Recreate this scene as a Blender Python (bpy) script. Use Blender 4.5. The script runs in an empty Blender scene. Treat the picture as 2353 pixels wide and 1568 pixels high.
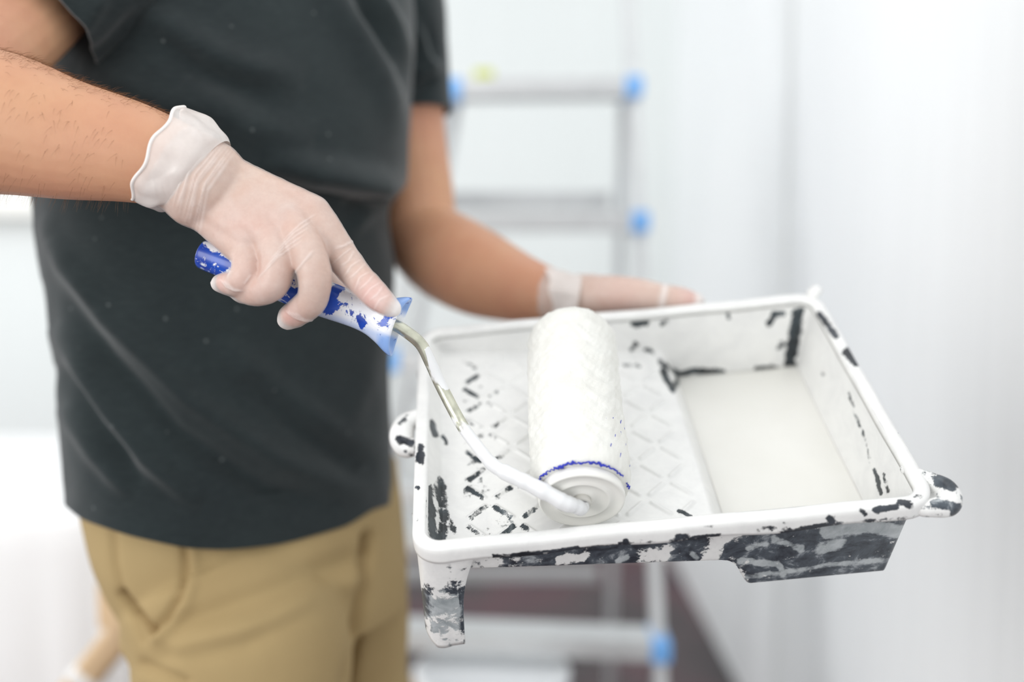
import bpy, bmesh, math, random
import numpy as np
from mathutils import Vector, Matrix, noise as mnoise

random.seed(7)
rng = np.random.default_rng(7)
S = bpy.context.scene
COL = S.collection

# ------------------------------------------------------------------ camera
F = 2288.0
PITCH = math.radians(5.0)
CAM = np.array([0.0, 0.0, 1.15])
RGT = np.array([1.0, 0.0, 0.0])
FWD = np.array([0.0, math.cos(PITCH), -math.sin(PITCH)])
UPV = np.array([0.0, math.sin(PITCH), math.cos(PITCH)])
cam_data = bpy.data.cameras.new('camera')
cam_data.sensor_width = 36.0
cam_data.lens = 36.0 * F / 2353.0
cam_data.clip_start = 0.05
cam_data.dof.use_dof = True
cam_data.dof.focus_distance = 0.735
cam_data.dof.aperture_fstop = 1.5
cam = bpy.data.objects.new('camera', cam_data)
COL.objects.link(cam)
cam.location = CAM
cam.rotation_euler = (math.radians(90) - PITCH, 0, 0)
S.camera = cam

# ------------------------------------------------------------------ light
world = bpy.data.worlds.new('overcast_sky')
S.world = world
world.use_nodes = True
wb = world.node_tree.nodes['Background']
wb.inputs[0].default_value = (0.965, 0.985, 1.0, 1)
wb.inputs[1].default_value = 0.88


def area(name, loc, target, size, size_y, power, color=(1, 1, 1)):
    l = bpy.data.lights.new(name, 'AREA')
    l.shape = 'RECTANGLE'
    l.size, l.size_y, l.energy, l.color = size, size_y, power, color
    o = bpy.data.objects.new(name, l)
    COL.objects.link(o)
    o.location = loc
    o.rotation_euler = (Vector(target) - Vector(loc)).to_track_quat('-Z', 'Y').to_euler()
    return o


area('added_top_light', (0.38, 0.80, 2.75), (0.2, 1.2, 0), 1.3, 1.3, 6, (1.0, 0.985, 0.96))  # lamp added overhead to lift the upward-facing parts of shirt and arms
area('added_fill_light', (-1.8, -1.15, 1.65), (0.6, 1.4, 1.0), 1.5, 1.5, 31, (1.0, 0.99, 0.97))  # lamp added behind the camera to brighten the right wall
area('added_fill_light', (-3.0, 1.5, 1.9), (-1.3, 2.4, 0.5), 1.4, 1.4, 28, (0.98, 0.99, 1.0))  # lamp added at the left to whiten the dust sheet and edge the shirt

S.view_settings.view_transform = 'Standard'
S.view_settings.look = 'None'
S.view_settings.exposure = 0.19
S.view_settings.gamma = 1.0
S.view_settings.use_curve_mapping = False
S.cycles.use_denoising = True
S.cycles.max_bounces = 8
S.cycles.transparent_max_bounces = 16


# ------------------------------------------------------------------ helpers
def P(px, py, d):
    """world point that stands at depth d on the line of sight of photo pixel (px, py)"""
    return CAM + d * (FWD + RGT * (px - 1176.5) / F - UPV * (py - 784.0) / F)


def proj(V):
    V = np.asarray(V, float) - CAM
    d = V @ FWD
    return 1176.5 + F * (V @ RGT) / d, 784.0 - F * (V @ UPV) / d, d


def lin(r, g, b):
    f = lambda c: (c / 255 / 12.92) if c / 255 <= 0.04045 else ((c / 255 + 0.055) / 1.055) ** 2.4
    return (f(r), f(g), f(b), 1.0)


def link(name, me, mat=None, parent=None, smooth=True):
    o = bpy.data.objects.new(name, me)
    COL.objects.link(o)
    if mat is not None:
        me.materials.clear()
        me.materials.append(mat)
    if parent is not None:
        o.parent = parent
    if smooth and len(me.polygons):
        me.polygons.foreach_set('use_smooth', [True] * len(me.polygons))
    me.update()
    return o


def mesh(name, V, Fc):
    me = bpy.data.meshes.new(name)
    me.from_pydata([tuple(map(float, v)) for v in V], [], [tuple(map(int, f)) for f in Fc])
    me.update()
    return me


def fix_normals(me):
    bm = bmesh.new()
    bm.from_mesh(me)
    bmesh.ops.recalc_face_normals(bm, faces=bm.faces)
    bm.to_mesh(me)
    bm.free()
    me.update()


def empty(name, loc=(0, 0, 0), label=None, cat=None, group=None):
    o = bpy.data.objects.new(name, None)
    COL.objects.link(o)
    o.location = loc
    o.empty_display_size = 0.05
    tag(o, label, cat, group)
    return o


def tag(o, label=None, cat=None, group=None, kind=None):
    if label:
        o['label'] = label
    if cat:
        o['category'] = cat
    if group:
        o['group'] = group
    if kind:
        o['kind'] = kind
    return o


def keep(o, parent):
    """parent while keeping world placement"""
    o.parent = parent
    o.matrix_parent_inverse = parent.matrix_world.inverted() if parent.type != 'EMPTY' else Matrix.Translation(-Vector(parent.location))
    return o


class MB:
    def __init__(self):
        self.V, self.F, self.n = [], [], 0

    def add(self, V, Fc):
        V = np.asarray(V, float)
        self.V.append(V)
        self.F += [tuple(i + self.n for i in f) for f in Fc]
        self.n += len(V)

    def mesh(self, name='m'):
        return mesh(name, np.concatenate(self.V), self.F)


def ring_faces(nr, ns, cap0=True, cap1=True, closed=True):
    Fc = []
    m = ns if closed else ns - 1
    for i in range(nr - 1):
        for j in range(m):
            a, b = i * ns + j, i * ns + (j + 1) % ns
            Fc.append((a, b, b + ns, a + ns))
    if cap0:
        Fc.append(tuple(range(ns))[::-1])
    if cap1:
        Fc.append(tuple((nr - 1) * ns + k for k in range(ns)))
    return Fc


def catmull(pts, per=8):
    pts = np.asarray(pts, float)
    if len(pts) == 2:
        t = np.linspace(0, 1, per + 1)[:, None]
        return pts[0] * (1 - t) + pts[1] * t
    Q = np.vstack([2 * pts[0] - pts[1], pts, 2 * pts[-1] - pts[-2]])
    out = []
    for i in range(1, len(Q) - 2):
        p0, p1, p2, p3 = Q[i - 1:i + 3]
        for k in range(per):
            t = k / per
            out.append(0.5 * ((2 * p1) + (-p0 + p2) * t + (2 * p0 - 5 * p1 + 4 * p2 - p3) * t * t + (-p0 + 3 * p1 - 3 * p2 + p3) * t ** 3))
    out.append(pts[-1])
    return np.array(out)


def frames(C, ref=FWD):
    T = np.gradient(C, axis=0)
    T /= np.linalg.norm(T, axis=1)[:, None] + 1e-12
    U = np.cross(np.broadcast_to(ref, T.shape), T)
    for i in range(len(U)):
        if np.linalg.norm(U[i]) < 0.15:
            U[i] = U[i - 1] if i else np.cross(T[i], (0.0, 0, 1.0))
    U /= np.linalg.norm(U, axis=1)[:, None]
    W = np.cross(T, U)
    return T, U, W


def sweep(mb, C, ru, rv=None, ns=20, round_ends=True, ref=FWD, power=2.0):
    """closed tube along C with in-picture radius ru and depth radius rv"""
    C = np.asarray(C, float)
    ru = np.broadcast_to(np.asarray(ru, float), (len(C),)).copy()
    rv = ru.copy() if rv is None else np.broadcast_to(np.asarray(rv, float), (len(C),)).copy()
    T, U, W = frames(C, ref)
    cs, A, B, UU, WW = [], [], [], [], []
    if round_ends:
        r0 = min(ru[0], rv[0])
        for a in (80, 60, 40, 20):
            cs.append(C[0] - T[0] * r0 * math.sin(math.radians(a)))
            A.append(ru[0] * math.cos(math.radians(a)))
            B.append(rv[0] * math.cos(math.radians(a)))
            UU.append(U[0]); WW.append(W[0])
    for i in range(len(C)):
        cs.append(C[i]); A.append(ru[i]); B.append(rv[i]); UU.append(U[i]); WW.append(W[i])
    if round_ends:
        r1 = min(ru[-1], rv[-1])
        for a in (20, 40, 60, 80):
            cs.append(C[-1] + T[-1] * r1 * math.sin(math.radians(a)))
            A.append(ru[-1] * math.cos(math.radians(a)))
            B.append(rv[-1] * math.cos(math.radians(a)))
            UU.append(U[-1]); WW.append(W[-1])
    th = np.linspace(0, 2 * math.pi, ns, endpoint=False)
    c, s = np.cos(th), np.sin(th)
    c = np.sign(c) * np.abs(c) ** (2 / power)
    s = np.sign(s) * np.abs(s) ** (2 / power)
    V = []
    for k in range(len(cs)):
        V.append(cs[k] + np.outer(c * A[k], UU[k]) + np.outer(s * B[k], WW[k]))
    mb.add(np.concatenate(V), ring_faces(len(cs), ns))


def jsweep(mb, J, per=8, ns=20, ratio=1.0):
    """J rows: px, py, depth, radius in pixels"""
    W = np.array([list(P(a, b, d)) + [r / F * d] for a, b, d, r in J])
    Q = catmull(W, per)
    sweep(mb, Q[:, :3], Q[:, 3], Q[:, 3] * ratio, ns)


def remesh(me, voxel, smooth=4, fac=0.5):
    o = bpy.data.objects.new('tmp', me)
    COL.objects.link(o)
    m = o.modifiers.new('r', 'REMESH')
    m.mode = 'VOXEL'
    m.voxel_size = voxel
    m.use_smooth_shade = True
    if smooth:
        s = o.modifiers.new('s', 'SMOOTH')
        s.iterations = smooth
        s.factor = fac
    dg = bpy.context.evaluated_depsgraph_get()
    out = bpy.data.meshes.new_from_object(o.evaluated_get(dg))
    bpy.data.objects.remove(o)
    bpy.data.meshes.remove(me)
    return out


def verts(me):
    a = np.empty(len(me.vertices) * 3, np.float32)
    me.vertices.foreach_get('co', a)
    return a.reshape(-1, 3).astype(float)


def normals(me):
    a = np.empty(len(me.vertices) * 3, np.float32)
    me.vertices.foreach_get('normal', a)
    return a.reshape(-1, 3).astype(float)


def setv(me, V):
    me.vertices.foreach_set('co', np.asarray(V, np.float32).ravel())
    me.update()


def attr(me, name, vals):
    a = me.attributes.new(name, 'FLOAT', 'POINT')
    a.data.foreach_set('value', np.asarray(vals, np.float32))


def seg_dist(px, py, poly):
    """distance to a polyline and the position 0..1 along it"""
    best = np.full(px.shape, 1e9)
    tt = np.zeros(px.shape)
    poly = np.asarray(poly, float)
    n = len(poly) - 1
    for i in range(n):
        a, b = poly[i], poly[i + 1]
        ab = b - a
        L2 = ab @ ab + 1e-12
        t = np.clip(((px - a[0]) * ab[0] + (py - a[1]) * ab[1]) / L2, 0, 1)
        d = np.hypot(px - a[0] - t * ab[0], py - a[1] - t * ab[1])
        m = d < best
        best[m] = d[m]
        tt[m] = (i + t[m]) / n
    return best, tt


def fold(px, py, poly, w, amp, taper=True):
    d, t = seg_dist(px, py, poly)
    g = np.exp(-(d / w) ** 2) * amp
    if taper:
        g = g * np.clip(np.minimum(t, 1 - t) * 4, 0, 1) ** 0.7
    return g


def vnoise(V, scale, seed=0.0):
    """cheap smooth noise in -1..1 from sums of sines"""
    r = np.random.default_rng(int(seed * 97) + 5)
    out = np.zeros(len(V))
    for k in range(9):
        d = r.normal(size=3)
        d /= np.linalg.norm(d)
        out += np.sin(V @ d * scale * r.uniform(0.6, 1.9) + r.uniform(0, 6.28))
    return out / 4.0


def bevel_box(name, size, mat, parent=None, loc=(0, 0, 0), rot=None, bev=0.003, seg=2):
    bm = bmesh.new()
    bmesh.ops.create_cube(bm, size=1.0)
    for v in bm.verts:
        v.co = Vector((v.co.x * size[0], v.co.y * size[1], v.co.z * size[2]))
    bmesh.ops.bevel(bm, geom=list(bm.edges), offset=bev, segments=seg, affect='EDGES', profile=0.7)
    me = bpy.data.meshes.new(name)
    bm.to_mesh(me)
    bm.free()
    o = link(name, me, mat, parent, smooth=False)
    o.location = loc
    if rot is not None:
        o.rotation_euler = rot
    return o


def lathe(name, prof, mat, parent=None, ns=48, loc=(0, 0, 0)):
    V, n = [], len(prof)
    for r, z in prof:
        for k in range(ns):
            a = 2 * math.pi * k / ns
            V.append((r * math.cos(a), r * math.sin(a), z))
    me = mesh(name, V, ring_faces(n, ns, True, True))
    fix_normals(me)
    o = link(name, me, mat, parent)
    o.location = loc
    return o


def beam(name, a, b, w, h, mat, parent, up=(0, -1, 0), bev=0.003):
    """rectangular bar between two world points, parented to an Empty"""
    a, b = Vector(a), Vector(b)
    z = (b - a).normalized()
    x = Vector(up).cross(z).normalized()
    y = z.cross(x)
    o = bevel_box(name, (w, h, (b - a).length), mat, None, bev=bev)
    M = Matrix((x, y, z)).transposed().to_4x4()
    M.translation = (a + b) / 2
    if parent is not None:
        o.parent = parent
        o.matrix_local = Matrix.Translation(-Vector(parent.location)) @ M
    else:
        o.matrix_world = M
    return o


# ------------------------------------------------------------------ materials
class NT:
    def __init__(self, name):
        self.m = bpy.data.materials.new(name)
        self.m.use_nodes = True
        self.t = self.m.node_tree
        self.b = self.t.nodes['Principled BSDF']
        self.out = self.t.nodes['Material Output']

    def n(self, typ, **kw):
        nd = self.t.nodes.new(typ)
        for k, v in kw.items():
            setattr(nd, k, v)
        return nd

    def set(self, nd, **kw):
        for k, v in kw.items():
            key = int(k[1:]) if k[0] == 'i' and k[1:].isdigit() else k.replace('_', ' ')
            nd.inputs[key].default_value = v
        return nd

    def l(self, a, ao, b, bi):
        self.t.links.new(a.outputs[ao], b.inputs[bi])

    def coord(self, kind='Object', scale=(1, 1, 1)):
        tc = self.n('ShaderNodeTexCoord')
        mp = self.n('ShaderNodeMapping')
        mp.inputs['Scale'].default_value = scale
        self.l(tc, kind, mp, 0)
        return mp

    def noise(self, scale, detail=3, rough=0.55, co=None, dist=0.0):
        nd = self.n('ShaderNodeTexNoise')
        self.set(nd, Scale=scale, Detail=detail, Roughness=rough, Distortion=dist)
        self.l(co or self.coord(), 0, nd, 'Vector')
        return nd

    def ramp(self, src, so, stops, interp='LINEAR'):
        r = self.n('ShaderNodeValToRGB')
        r.color_ramp.interpolation = interp
        e = r.color_ramp.elements
        e[0].position, e[0].color = stops[0]
        e[1].position, e[1].color = stops[-1]
        for p, c in stops[1:-1]:
            x = e.new(p)
            x.color = c
        self.l(src, so, r, 0)
        return r

    def mix(self, fac, a, b):
        m = self.n('ShaderNodeMix', data_type='RGBA')
        for v, idx in ((fac, 0), (a, 6), (b, 7)):
            if isinstance(v, tuple) and isinstance(v[0], bpy.types.Node):
                self.t.links.new(v[0].outputs[v[1]], m.inputs[idx])
            else:
                m.inputs[idx].default_value = v
        return m

    def math(self, op, a, b=0.5, clamp=False):
        m = self.n('ShaderNodeMath', operation=op, use_clamp=clamp)
        for v, i in ((a, 0), (b, 1)):
            if isinstance(v, tuple):
                self.t.links.new(v[0].outputs[v[1]], m.inputs[i])
            else:
                m.inputs[i].default_value = v
        return m

    def bump(self, h, ho, strength=0.2, dist=0.002):
        b = self.n('ShaderNodeBump')
        self.set(b, Strength=strength, Distance=dist)
        self.l(h, ho, b, 'Height')
        self.l(b, 0, self.b, 'Normal')
        return b

    def attr(self, name):
        return self.n('ShaderNodeAttribute', attribute_name=name)

    def color(self, nd, o=0):
        self.l(nd, o, self.b, 'Base Color')


def plain(name, c, rough=0.6, metal=0.0, var=0.06, scale=8, bump=0.0, spec=0.5):
    t = NT(name)
    nz = t.noise(scale, 4)
    d = tuple(max(0, x * (1 - var)) for x in c[:3]) + (1,)
    u = tuple(min(1, x * (1 + var)) for x in c[:3]) + (1,)
    t.color(t.ramp(nz, 0, [(0.3, d), (0.7, u)]))
    t.b.inputs['Roughness'].default_value = rough
    t.b.inputs['Metallic'].default_value = metal
    t.b.inputs['Specular IOR Level'].default_value = spec
    if bump:
        t.bump(nz, 0, bump, 0.002)
    return t.m


def m_wall(name, base, streak=0.03):
    t = NT(name)
    co = t.coord('Object', (30, 30, 0.7))
    nz = t.noise(1.6, 4, 0.6, co)
    big = t.noise(1.1, 2, 0.5)
    d = tuple(x * (1 - streak * 2.2) for x in base[:3]) + (1,)
    a = t.ramp(nz, 0, [(0.3, d), (0.62, base)])
    b = t.ramp(big, 0, [(0.35, (0.97, 0.975, 0.975, 1)), (0.65, (1, 1, 1, 1))])
    mx = t.n('ShaderNodeMix', data_type='RGBA', blend_type='MULTIPLY')
    mx.inputs[0].default_value = 1.0
    t.l(a, 0, mx, 6)
    t.l(b, 0, mx, 7)
    t.color(mx, 2)
    t.b.inputs['Roughness'].default_value = 0.62
    t.bump(nz, 0, 0.35, 0.003)
    return t.m


M_wall = m_wall('white_brushed_plaster', lin(247, 249, 250), 0.014)
M_wall_back = m_wall('white_back_plaster', lin(236, 240, 239), 0.01)
M_trim = plain('grey_seam', lin(205, 206, 202), 0.7, var=0.03)
M_white_frame = plain('white_window_frame', lin(245, 244, 238), 0.4, var=0.02)
M_alu = plain('brushed_aluminium', lin(208, 210, 211), 0.45, 0.35, var=0.06, scale=30)
M_blueplastic = plain('pale_blue_plastic', lin(120, 180, 242), 0.4, var=0.08)
M_yellow = plain('yellow_green_sponge', lin(206, 214, 104), 0.9, var=0.1, scale=60, bump=0.5)
M_bucket = plain('white_bucket_plastic', lin(240, 243, 246), 0.35, var=0.02)
M_bgrey = plain('grey_bucket_handle', lin(150, 150, 155), 0.4, 0.6)
M_sheet = plain('white_dust_sheet', lin(250, 250, 250), 0.6, var=0.015, scale=5, bump=0.3)
M_wood = plain('pale_beech', lin(214, 184, 146), 0.5, var=0.1, scale=20)
M_tape = plain('white_tape', lin(245, 243, 240), 0.6, var=0.02)
M_black = plain('black_plastic', lin(30, 32, 32), 0.4)
M_shoe = plain('dark_leather', lin(60, 50, 42), 0.5)
M_hair = plain('brown_hair', lin(62, 44, 30), 0.6)
M_eye = plain('eye_white', lin(235, 232, 226), 0.2)


def m_floor():
    t = NT('dark_red_brown_floor')
    a = t.noise(2.6, 4, 0.6)
    r = t.ramp(a, 0, [(0.3, lin(66, 62, 64)), (0.45, lin(84, 74, 76)), (0.57, lin(100, 72, 78)), (0.72, lin(74, 68, 74))])
    t.color(r)
    t.b.inputs['Roughness'].default_value = 0.6
    return t.m


M_floor = m_floor()


def m_skin():
    t = NT('skin')
    a = t.noise(26, 5, 0.6)
    b = t.noise(7, 3, 0.5)
    r1 = t.ramp(a, 0, [(0.3, lin(190, 138, 110)), (0.5, lin(200, 150, 119)), (0.72, lin(206, 160, 128))])
    r2 = t.ramp(b, 0, [(0.35, lin(198, 140, 116)), (0.65, lin(203, 159, 122))])
    m1 = t.mix(0.45, (r1, 0), (r2, 0))
    bl = t.attr('blush')
    m2 = t.mix((bl, 2), (m1, 2), lin(224, 126, 112))
    t.color(m2, 2)
    t.b.inputs['Roughness'].default_value = 0.5
    t.b.inputs['Specular IOR Level'].default_value = 0.35
    t.b.inputs['Subsurface Weight'].default_value = 0.12
    t.b.inputs['Subsurface Radius'].default_value = (0.008, 0.004, 0.002)
    t.b.inputs['Subsurface Scale'].default_value = 0.5
    fine = t.noise(420, 3, 0.6)
    t.bump(fine, 0, 0.18, 0.0008)
    return t.m


M_skin = m_skin()
M_armhair = plain('arm_hair', lin(132, 92, 58), 0.6)


def m_glove(name, lo, hi):
    t = NT(name)
    t.b.inputs['Base Color'].default_value = lin(240, 234, 230)
    t.b.inputs['Roughness'].default_value = 0.38
    t.b.inputs['Specular IOR Level'].default_value = 0.45
    nz = t.noise(55, 4, 0.6)
    cr = t.attr('crease')
    base = t.ramp(nz, 0, [(0.3, (lo, lo, lo, 1)), (0.75, (hi, hi, hi, 1))])
    f = t.math('ADD', (base, 0), (cr, 2), True)
    tr = t.n('ShaderNodeBsdfTransparent')
    mx = t.n('ShaderNodeMixShader')
    t.l(f, 0, mx, 0)
    t.l(tr, 0, mx, 1)
    t.l(t.b, 0, mx, 2)
    t.l(mx, 0, t.out, 'Surface')
    co = t.n('ShaderNodeTexCoord')
    mp = t.n('ShaderNodeMapping')
    mp.inputs['Rotation'].default_value = (0.0, math.radians(40), 0.0)
    mp.inputs['Scale'].default_value = (210, 120, 48)
    t.l(co, 'Object', mp, 0)
    wr_ = t.n('ShaderNodeTexNoise', noise_type='RIDGED_MULTIFRACTAL')
    t.set(wr_, Scale=1.0, Detail=3, Roughness=0.5)
    t.l(mp, 0, wr_, 'Vector')
    wm = t.attr('wrinkle')
    hgt = t.math('MULTIPLY', (wr_, 0), (wm, 2))
    t.bump(hgt, 0, 0.55, 0.0012)
    return t.m


M_glove = m_glove('thin_latex', 0.34, 0.48)
M_cuff = m_glove('doubled_latex_cuff', 0.62, 0.74)
M_hem = m_glove('rolled_latex_hem', 0.88, 0.94)


def m_shirt():
    t = NT('charcoal_jersey')
    co = t.coord('Object', (90, 90, 500))
    a = t.noise(1.0, 4, 0.65, co)
    b = t.noise(9, 3, 0.5)
    r = t.ramp(a, 0, [(0.25, lin(28, 34, 36)), (0.5, lin(36, 44, 46)), (0.8, lin(54, 62, 63))])
    r2 = t.ramp(b, 0, [(0.3, lin(29, 36, 38)), (0.7, lin(44, 53, 54))])
    m = t.mix(0.5, (r, 0), (r2, 0))
    lint = t.n('ShaderNodeTexVoronoi')
    lint.inputs['Scale'].default_value = 34
    t.l(t.coord(), 0, lint, 'Vector')
    lr = t.ramp(lint, 0, [(0.035, (0.35, 0.35, 0.35, 1)), (0.075, (0, 0, 0, 1))])
    m2 = t.mix((lr, 0), (m, 2), lin(130, 136, 136))
    t.color(m2, 2)
    t.b.inputs['Roughness'].default_value = 0.9
    t.b.inputs['Specular IOR Level'].default_value = 0.15
    t.b.inputs['Sheen Weight'].default_value = 0.25
    t.b.inputs['Sheen Roughness'].default_value = 0.5
    t.bump(a, 0, 0.35, 0.0012)
    return t.m


M_shirt = m_shirt()


def m_trousers():
    t = NT('khaki_cotton')
    a = t.noise(6, 3, 0.5)
    w = t.noise(600, 2, 0.5)
    r = t.ramp(a, 0, [(0.3, lin(160, 138, 98)), (0.7, lin(174, 152, 110))])
    s = t.attr('seam_shade')
    m = t.mix((s, 2), (r, 0), lin(134, 108, 70))  # browner seams, and shade painted into pocket mouth and leg fold
    t.color(m, 2)
    t.b.inputs['Roughness'].default_value = 0.85
    t.b.inputs['Specular IOR Level'].default_value = 0.2
    t.bump(w, 0, 0.2, 0.0006)
    return t.m


M_trousers = m_trousers()


def m_tray(name, dark, mid, bias, nscale=150, gloss=0.35, smear=0.0, amp=1.9):
    """black plastic under white paint; attribute 'bare' says where the paint is missing"""
    t = NT(name)
    at = t.attr('bare')
    nz = t.noise(nscale, 5, 0.7)
    n2 = t.noise(38 if not smear else 62, 5, 0.68, None, 0.5)
    s1 = t.math('MULTIPLY_ADD', (nz, 0), amp)
    s1.inputs[2].default_value = -amp / 2
    s2 = t.math('ADD', (at, 2), (s1, 0))
    f = t.ramp(s2, 0, [(0.40 - bias, (0, 0, 0, 1)), (0.50 - bias, (.55, .55, .55, 1)), (0.60 - bias, (1, 1, 1, 1))])
    pw = t.ramp(n2, 0, [(0.3, lin(222, 222, 221)), (0.6, lin(233, 233, 231))])
    dk = t.ramp(n2, 0, [(0.36, dark), (0.60 - smear * 0.08, mid), (0.76 - smear * 0.16, lin(160, 166, 170)), (0.9 - smear * 0.2, lin(215, 219, 221))])
    th = t.attr('thin')
    n3 = t.noise(120, 4, 0.6)
    tk = t.math('MULTIPLY_ADD', (n3, 0), 1.2)
    tk.inputs[2].default_value = -0.6
    tk2 = t.math('ADD', (th, 2), (tk, 0))
    tf = t.ramp(tk2, 0, [(0.35, (0, 0, 0, 1)), (0.6, (.9, .9, .9, 1))])
    tg = t.ramp(n2, 0, [(0.3, lin(148, 156, 159)), (0.6, lin(186, 192, 194))])
    dk2 = t.mix((tf, 0), (dk, 0), (tg, 0))
    m = t.mix((f, 0), (pw, 0), (dk2, 2))
    t.color(m, 2)
    t.b.inputs['Roughness'].default_value = gloss
    inv = t.math('SUBTRACT', 1.0, (f, 0))
    hh = t.math('MULTIPLY_ADD', (n2, 0), 0.5)
    t.l(inv, 0, hh, 2)
    t.bump(hh, 0, 0.35, 0.0012)
    return t.m


M_tray_in = m_tray('painted_tray_inside', lin(20, 26, 30), lin(58, 68, 74), 0.0, 120)
M_tray_out = m_tray('painted_tray_outside', lin(42, 48, 56), lin(78, 86, 94), 0.0, 110, 0.32, 0.55, 2.7)
M_tray_rim = m_tray('painted_tray_rim', lin(26, 30, 36), lin(60, 66, 74), 0.0, 110)


def m_paint():
    t = NT('wet_white_paint')
    nz = t.noise(14, 3)
    t.color(t.ramp(nz, 0, [(0.3, lin(224, 223, 217)), (0.7, lin(228, 227, 222))]))
    t.b.inputs['Roughness'].default_value = 0.3
    t.b.inputs['Specular IOR Level'].default_value = 0.35
    t.bump(nz, 0, 0.12, 0.004)
    return t.m


M_paint = m_paint()


def m_nap():
    t = NT('paint_soaked_nap')
    a = t.noise(240, 5, 0.7)
    b = t.noise(60, 4, 0.6)
    t.color(t.ramp(b, 0, [(0.3, lin(222, 221, 215)), (0.7, lin(231, 231, 226))]))
    t.b.inputs['Roughness'].default_value = 0.7
    t.bump(a, 0, 0.4, 0.002)
    return t.m


M_nap = m_nap()
M_thread = plain('blue_thread', lin(44, 56, 178), 0.7, var=0.25, scale=300)
M_cap = plain('milky_plastic', lin(232, 231, 226), 0.25, var=0.02)
M_hub = plain('grey_plastic_ring', lin(205, 203, 197), 0.25, var=0.03)


def m_handle():
    t = NT('blue_handle_with_paint')
    co = t.coord('Object', (1, 1, 1))
    at = t.attr('bare')
    n1 = t.noise(95, 6, 0.72, co, 0.6)
    s = t.math('ADD', (n1, 0), (at, 2))
    f = t.ramp(s, 0, [(0.545, (0, 0, 0, 1)), (0.575, (1, 1, 1, 1))])
    n2 = t.noise(40, 3)
    blue = t.ramp(n2, 0, [(0.35, lin(14, 58, 160)), (0.65, lin(30, 88, 200))])
    white = t.ramp(n2, 0, [(0.3, lin(226, 230, 238)), (0.7, lin(246, 247, 250))])
    sh = t.attr('sheer')
    w2 = t.mix((sh, 2), (white, 0), lin(110, 158, 226))
    m = t.mix((f, 0), (w2, 2), (blue, 0))
    t.color(m, 2)
    t.b.inputs['Roughness'].default_value = 0.28
    t.b.inputs['Coat Weight'].default_value = 0.2
    inv = t.math('SUBTRACT', 1.0, (f, 0))
    t.bump(inv, 0, 0.3, 0.0012)
    return t.m


M_handle = m_handle()


def m_wire():
    t = NT('paint_smeared_wire')
    co = t.coord('Object', (1, 1, 1))
    at = t.attr('bare')
    n1 = t.noise(38, 3, 0.5, co)
    s = t.math('ADD', (n1, 0), (at, 2))
    f = t.ramp(s, 0, [(0.52, (0, 0, 0, 1)), (0.58, (1, 1, 1, 1))])
    n2 = t.noise(120, 3, 0.5, co)
    met = t.ramp(n2, 0, [(0.3, lin(176, 177, 160)), (0.6, lin(206, 206, 188))])
    m = t.mix((f, 0), lin(226, 227, 228), (met, 0))
    t.color(m, 2)
    k = t.math('MULTIPLY', (f, 0), 0.7)
    t.l(k, 0, t.b, 'Metallic')
    t.b.inputs['Roughness'].default_value = 0.24
    inv = t.math('SUBTRACT', 1.0, (f, 0))
    t.bump(inv, 0, 0.4, 0.001)
    return t.m


M_wire = m_wire()

# ------------------------------------------------------------------ room shell
BACK, RW = 3.75, 0.60


def slab(name, lo, hi, mat, kind='structure', bev=0.0):
    lo, hi = np.array(lo, float), np.array(hi, float)
    bm = bmesh.new()
    bmesh.ops.create_cube(bm, size=1.0)
    for v in bm.verts:
        v.co = Vector(np.array(v.co) * (hi - lo))
    if bev:
        bmesh.ops.bevel(bm, geom=list(bm.edges), offset=bev, segments=2, affect='EDGES')
    me = bpy.data.meshes.new(name)
    bm.to_mesh(me)
    bm.free()
    o = link(name, me, mat, None, smooth=False)
    o.location = (lo + hi) / 2
    if kind:
        o['kind'] = kind
    return o


slab('floor', (-3.6, -1.2, -0.1), (RW + 0.1, BACK + 0.1, 0.0), M_floor)
# right wall: a near sheet and a far sheet with a shallow open joint between them
JY = 2.195
slab('wall_right', (RW, -1.2, 0), (RW + 0.1, JY - 0.028, 2.9), M_wall)
slab('wall_right', (RW + 0.004, JY + 0.028, 0), (RW + 0.1, BACK, 2.9), M_wall)
slab('trim_1', (RW + 0.018, JY - 0.028, 0), (RW + 0.09, JY + 0.028, 2.9), M_trim)
# back wall with a window opening at the left
WX0, WX1, WZ0, WZ1 = -3.0, -1.55, 1.33, 2.5
slab('wall_back', (-3.6, BACK, 0), (RW + 0.1, BACK + 0.1, WZ0), M_wall_back)
slab('wall_back', (-3.6, BACK, WZ1), (RW + 0.1, BACK + 0.1, 2.9), M_wall_back)
slab('wall_back', (-3.6, BACK, WZ0), (WX0, BACK + 0.1, WZ1), M_wall_back)
slab('wall_back', (WX1, BACK, WZ0), (RW + 0.1, BACK + 0.1, WZ1), M_wall_back)
slab('baseboard_back', (-3.6, BACK - 0.015, 0.0), (RW, BACK, 0.08), M_white_frame, bev=0.004)

t_glass = NT('window_glass')
t_glass.b.inputs['Transmission Weight'].default_value = 1.0
t_glass.b.inputs['Roughness'].default_value = 0.0
t_glass.b.inputs['IOR'].default_value = 1.05
t_glass.b.inputs['Base Color'].default_value = (0.98, 1, 1, 1)
win = empty('window_1', ((WX0 + WX1) / 2, BACK + 0.05, WZ0))
win['kind'] = 'structure'


def wpart(name, lo, hi, mat):
    lo, hi = np.array(lo, float), np.array(hi, float)
    o = bevel_box(name, tuple(hi - lo), mat, win, bev=0.004)
    o.location = Vector((lo + hi) / 2) - Vector(win.location)
    return o


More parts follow.
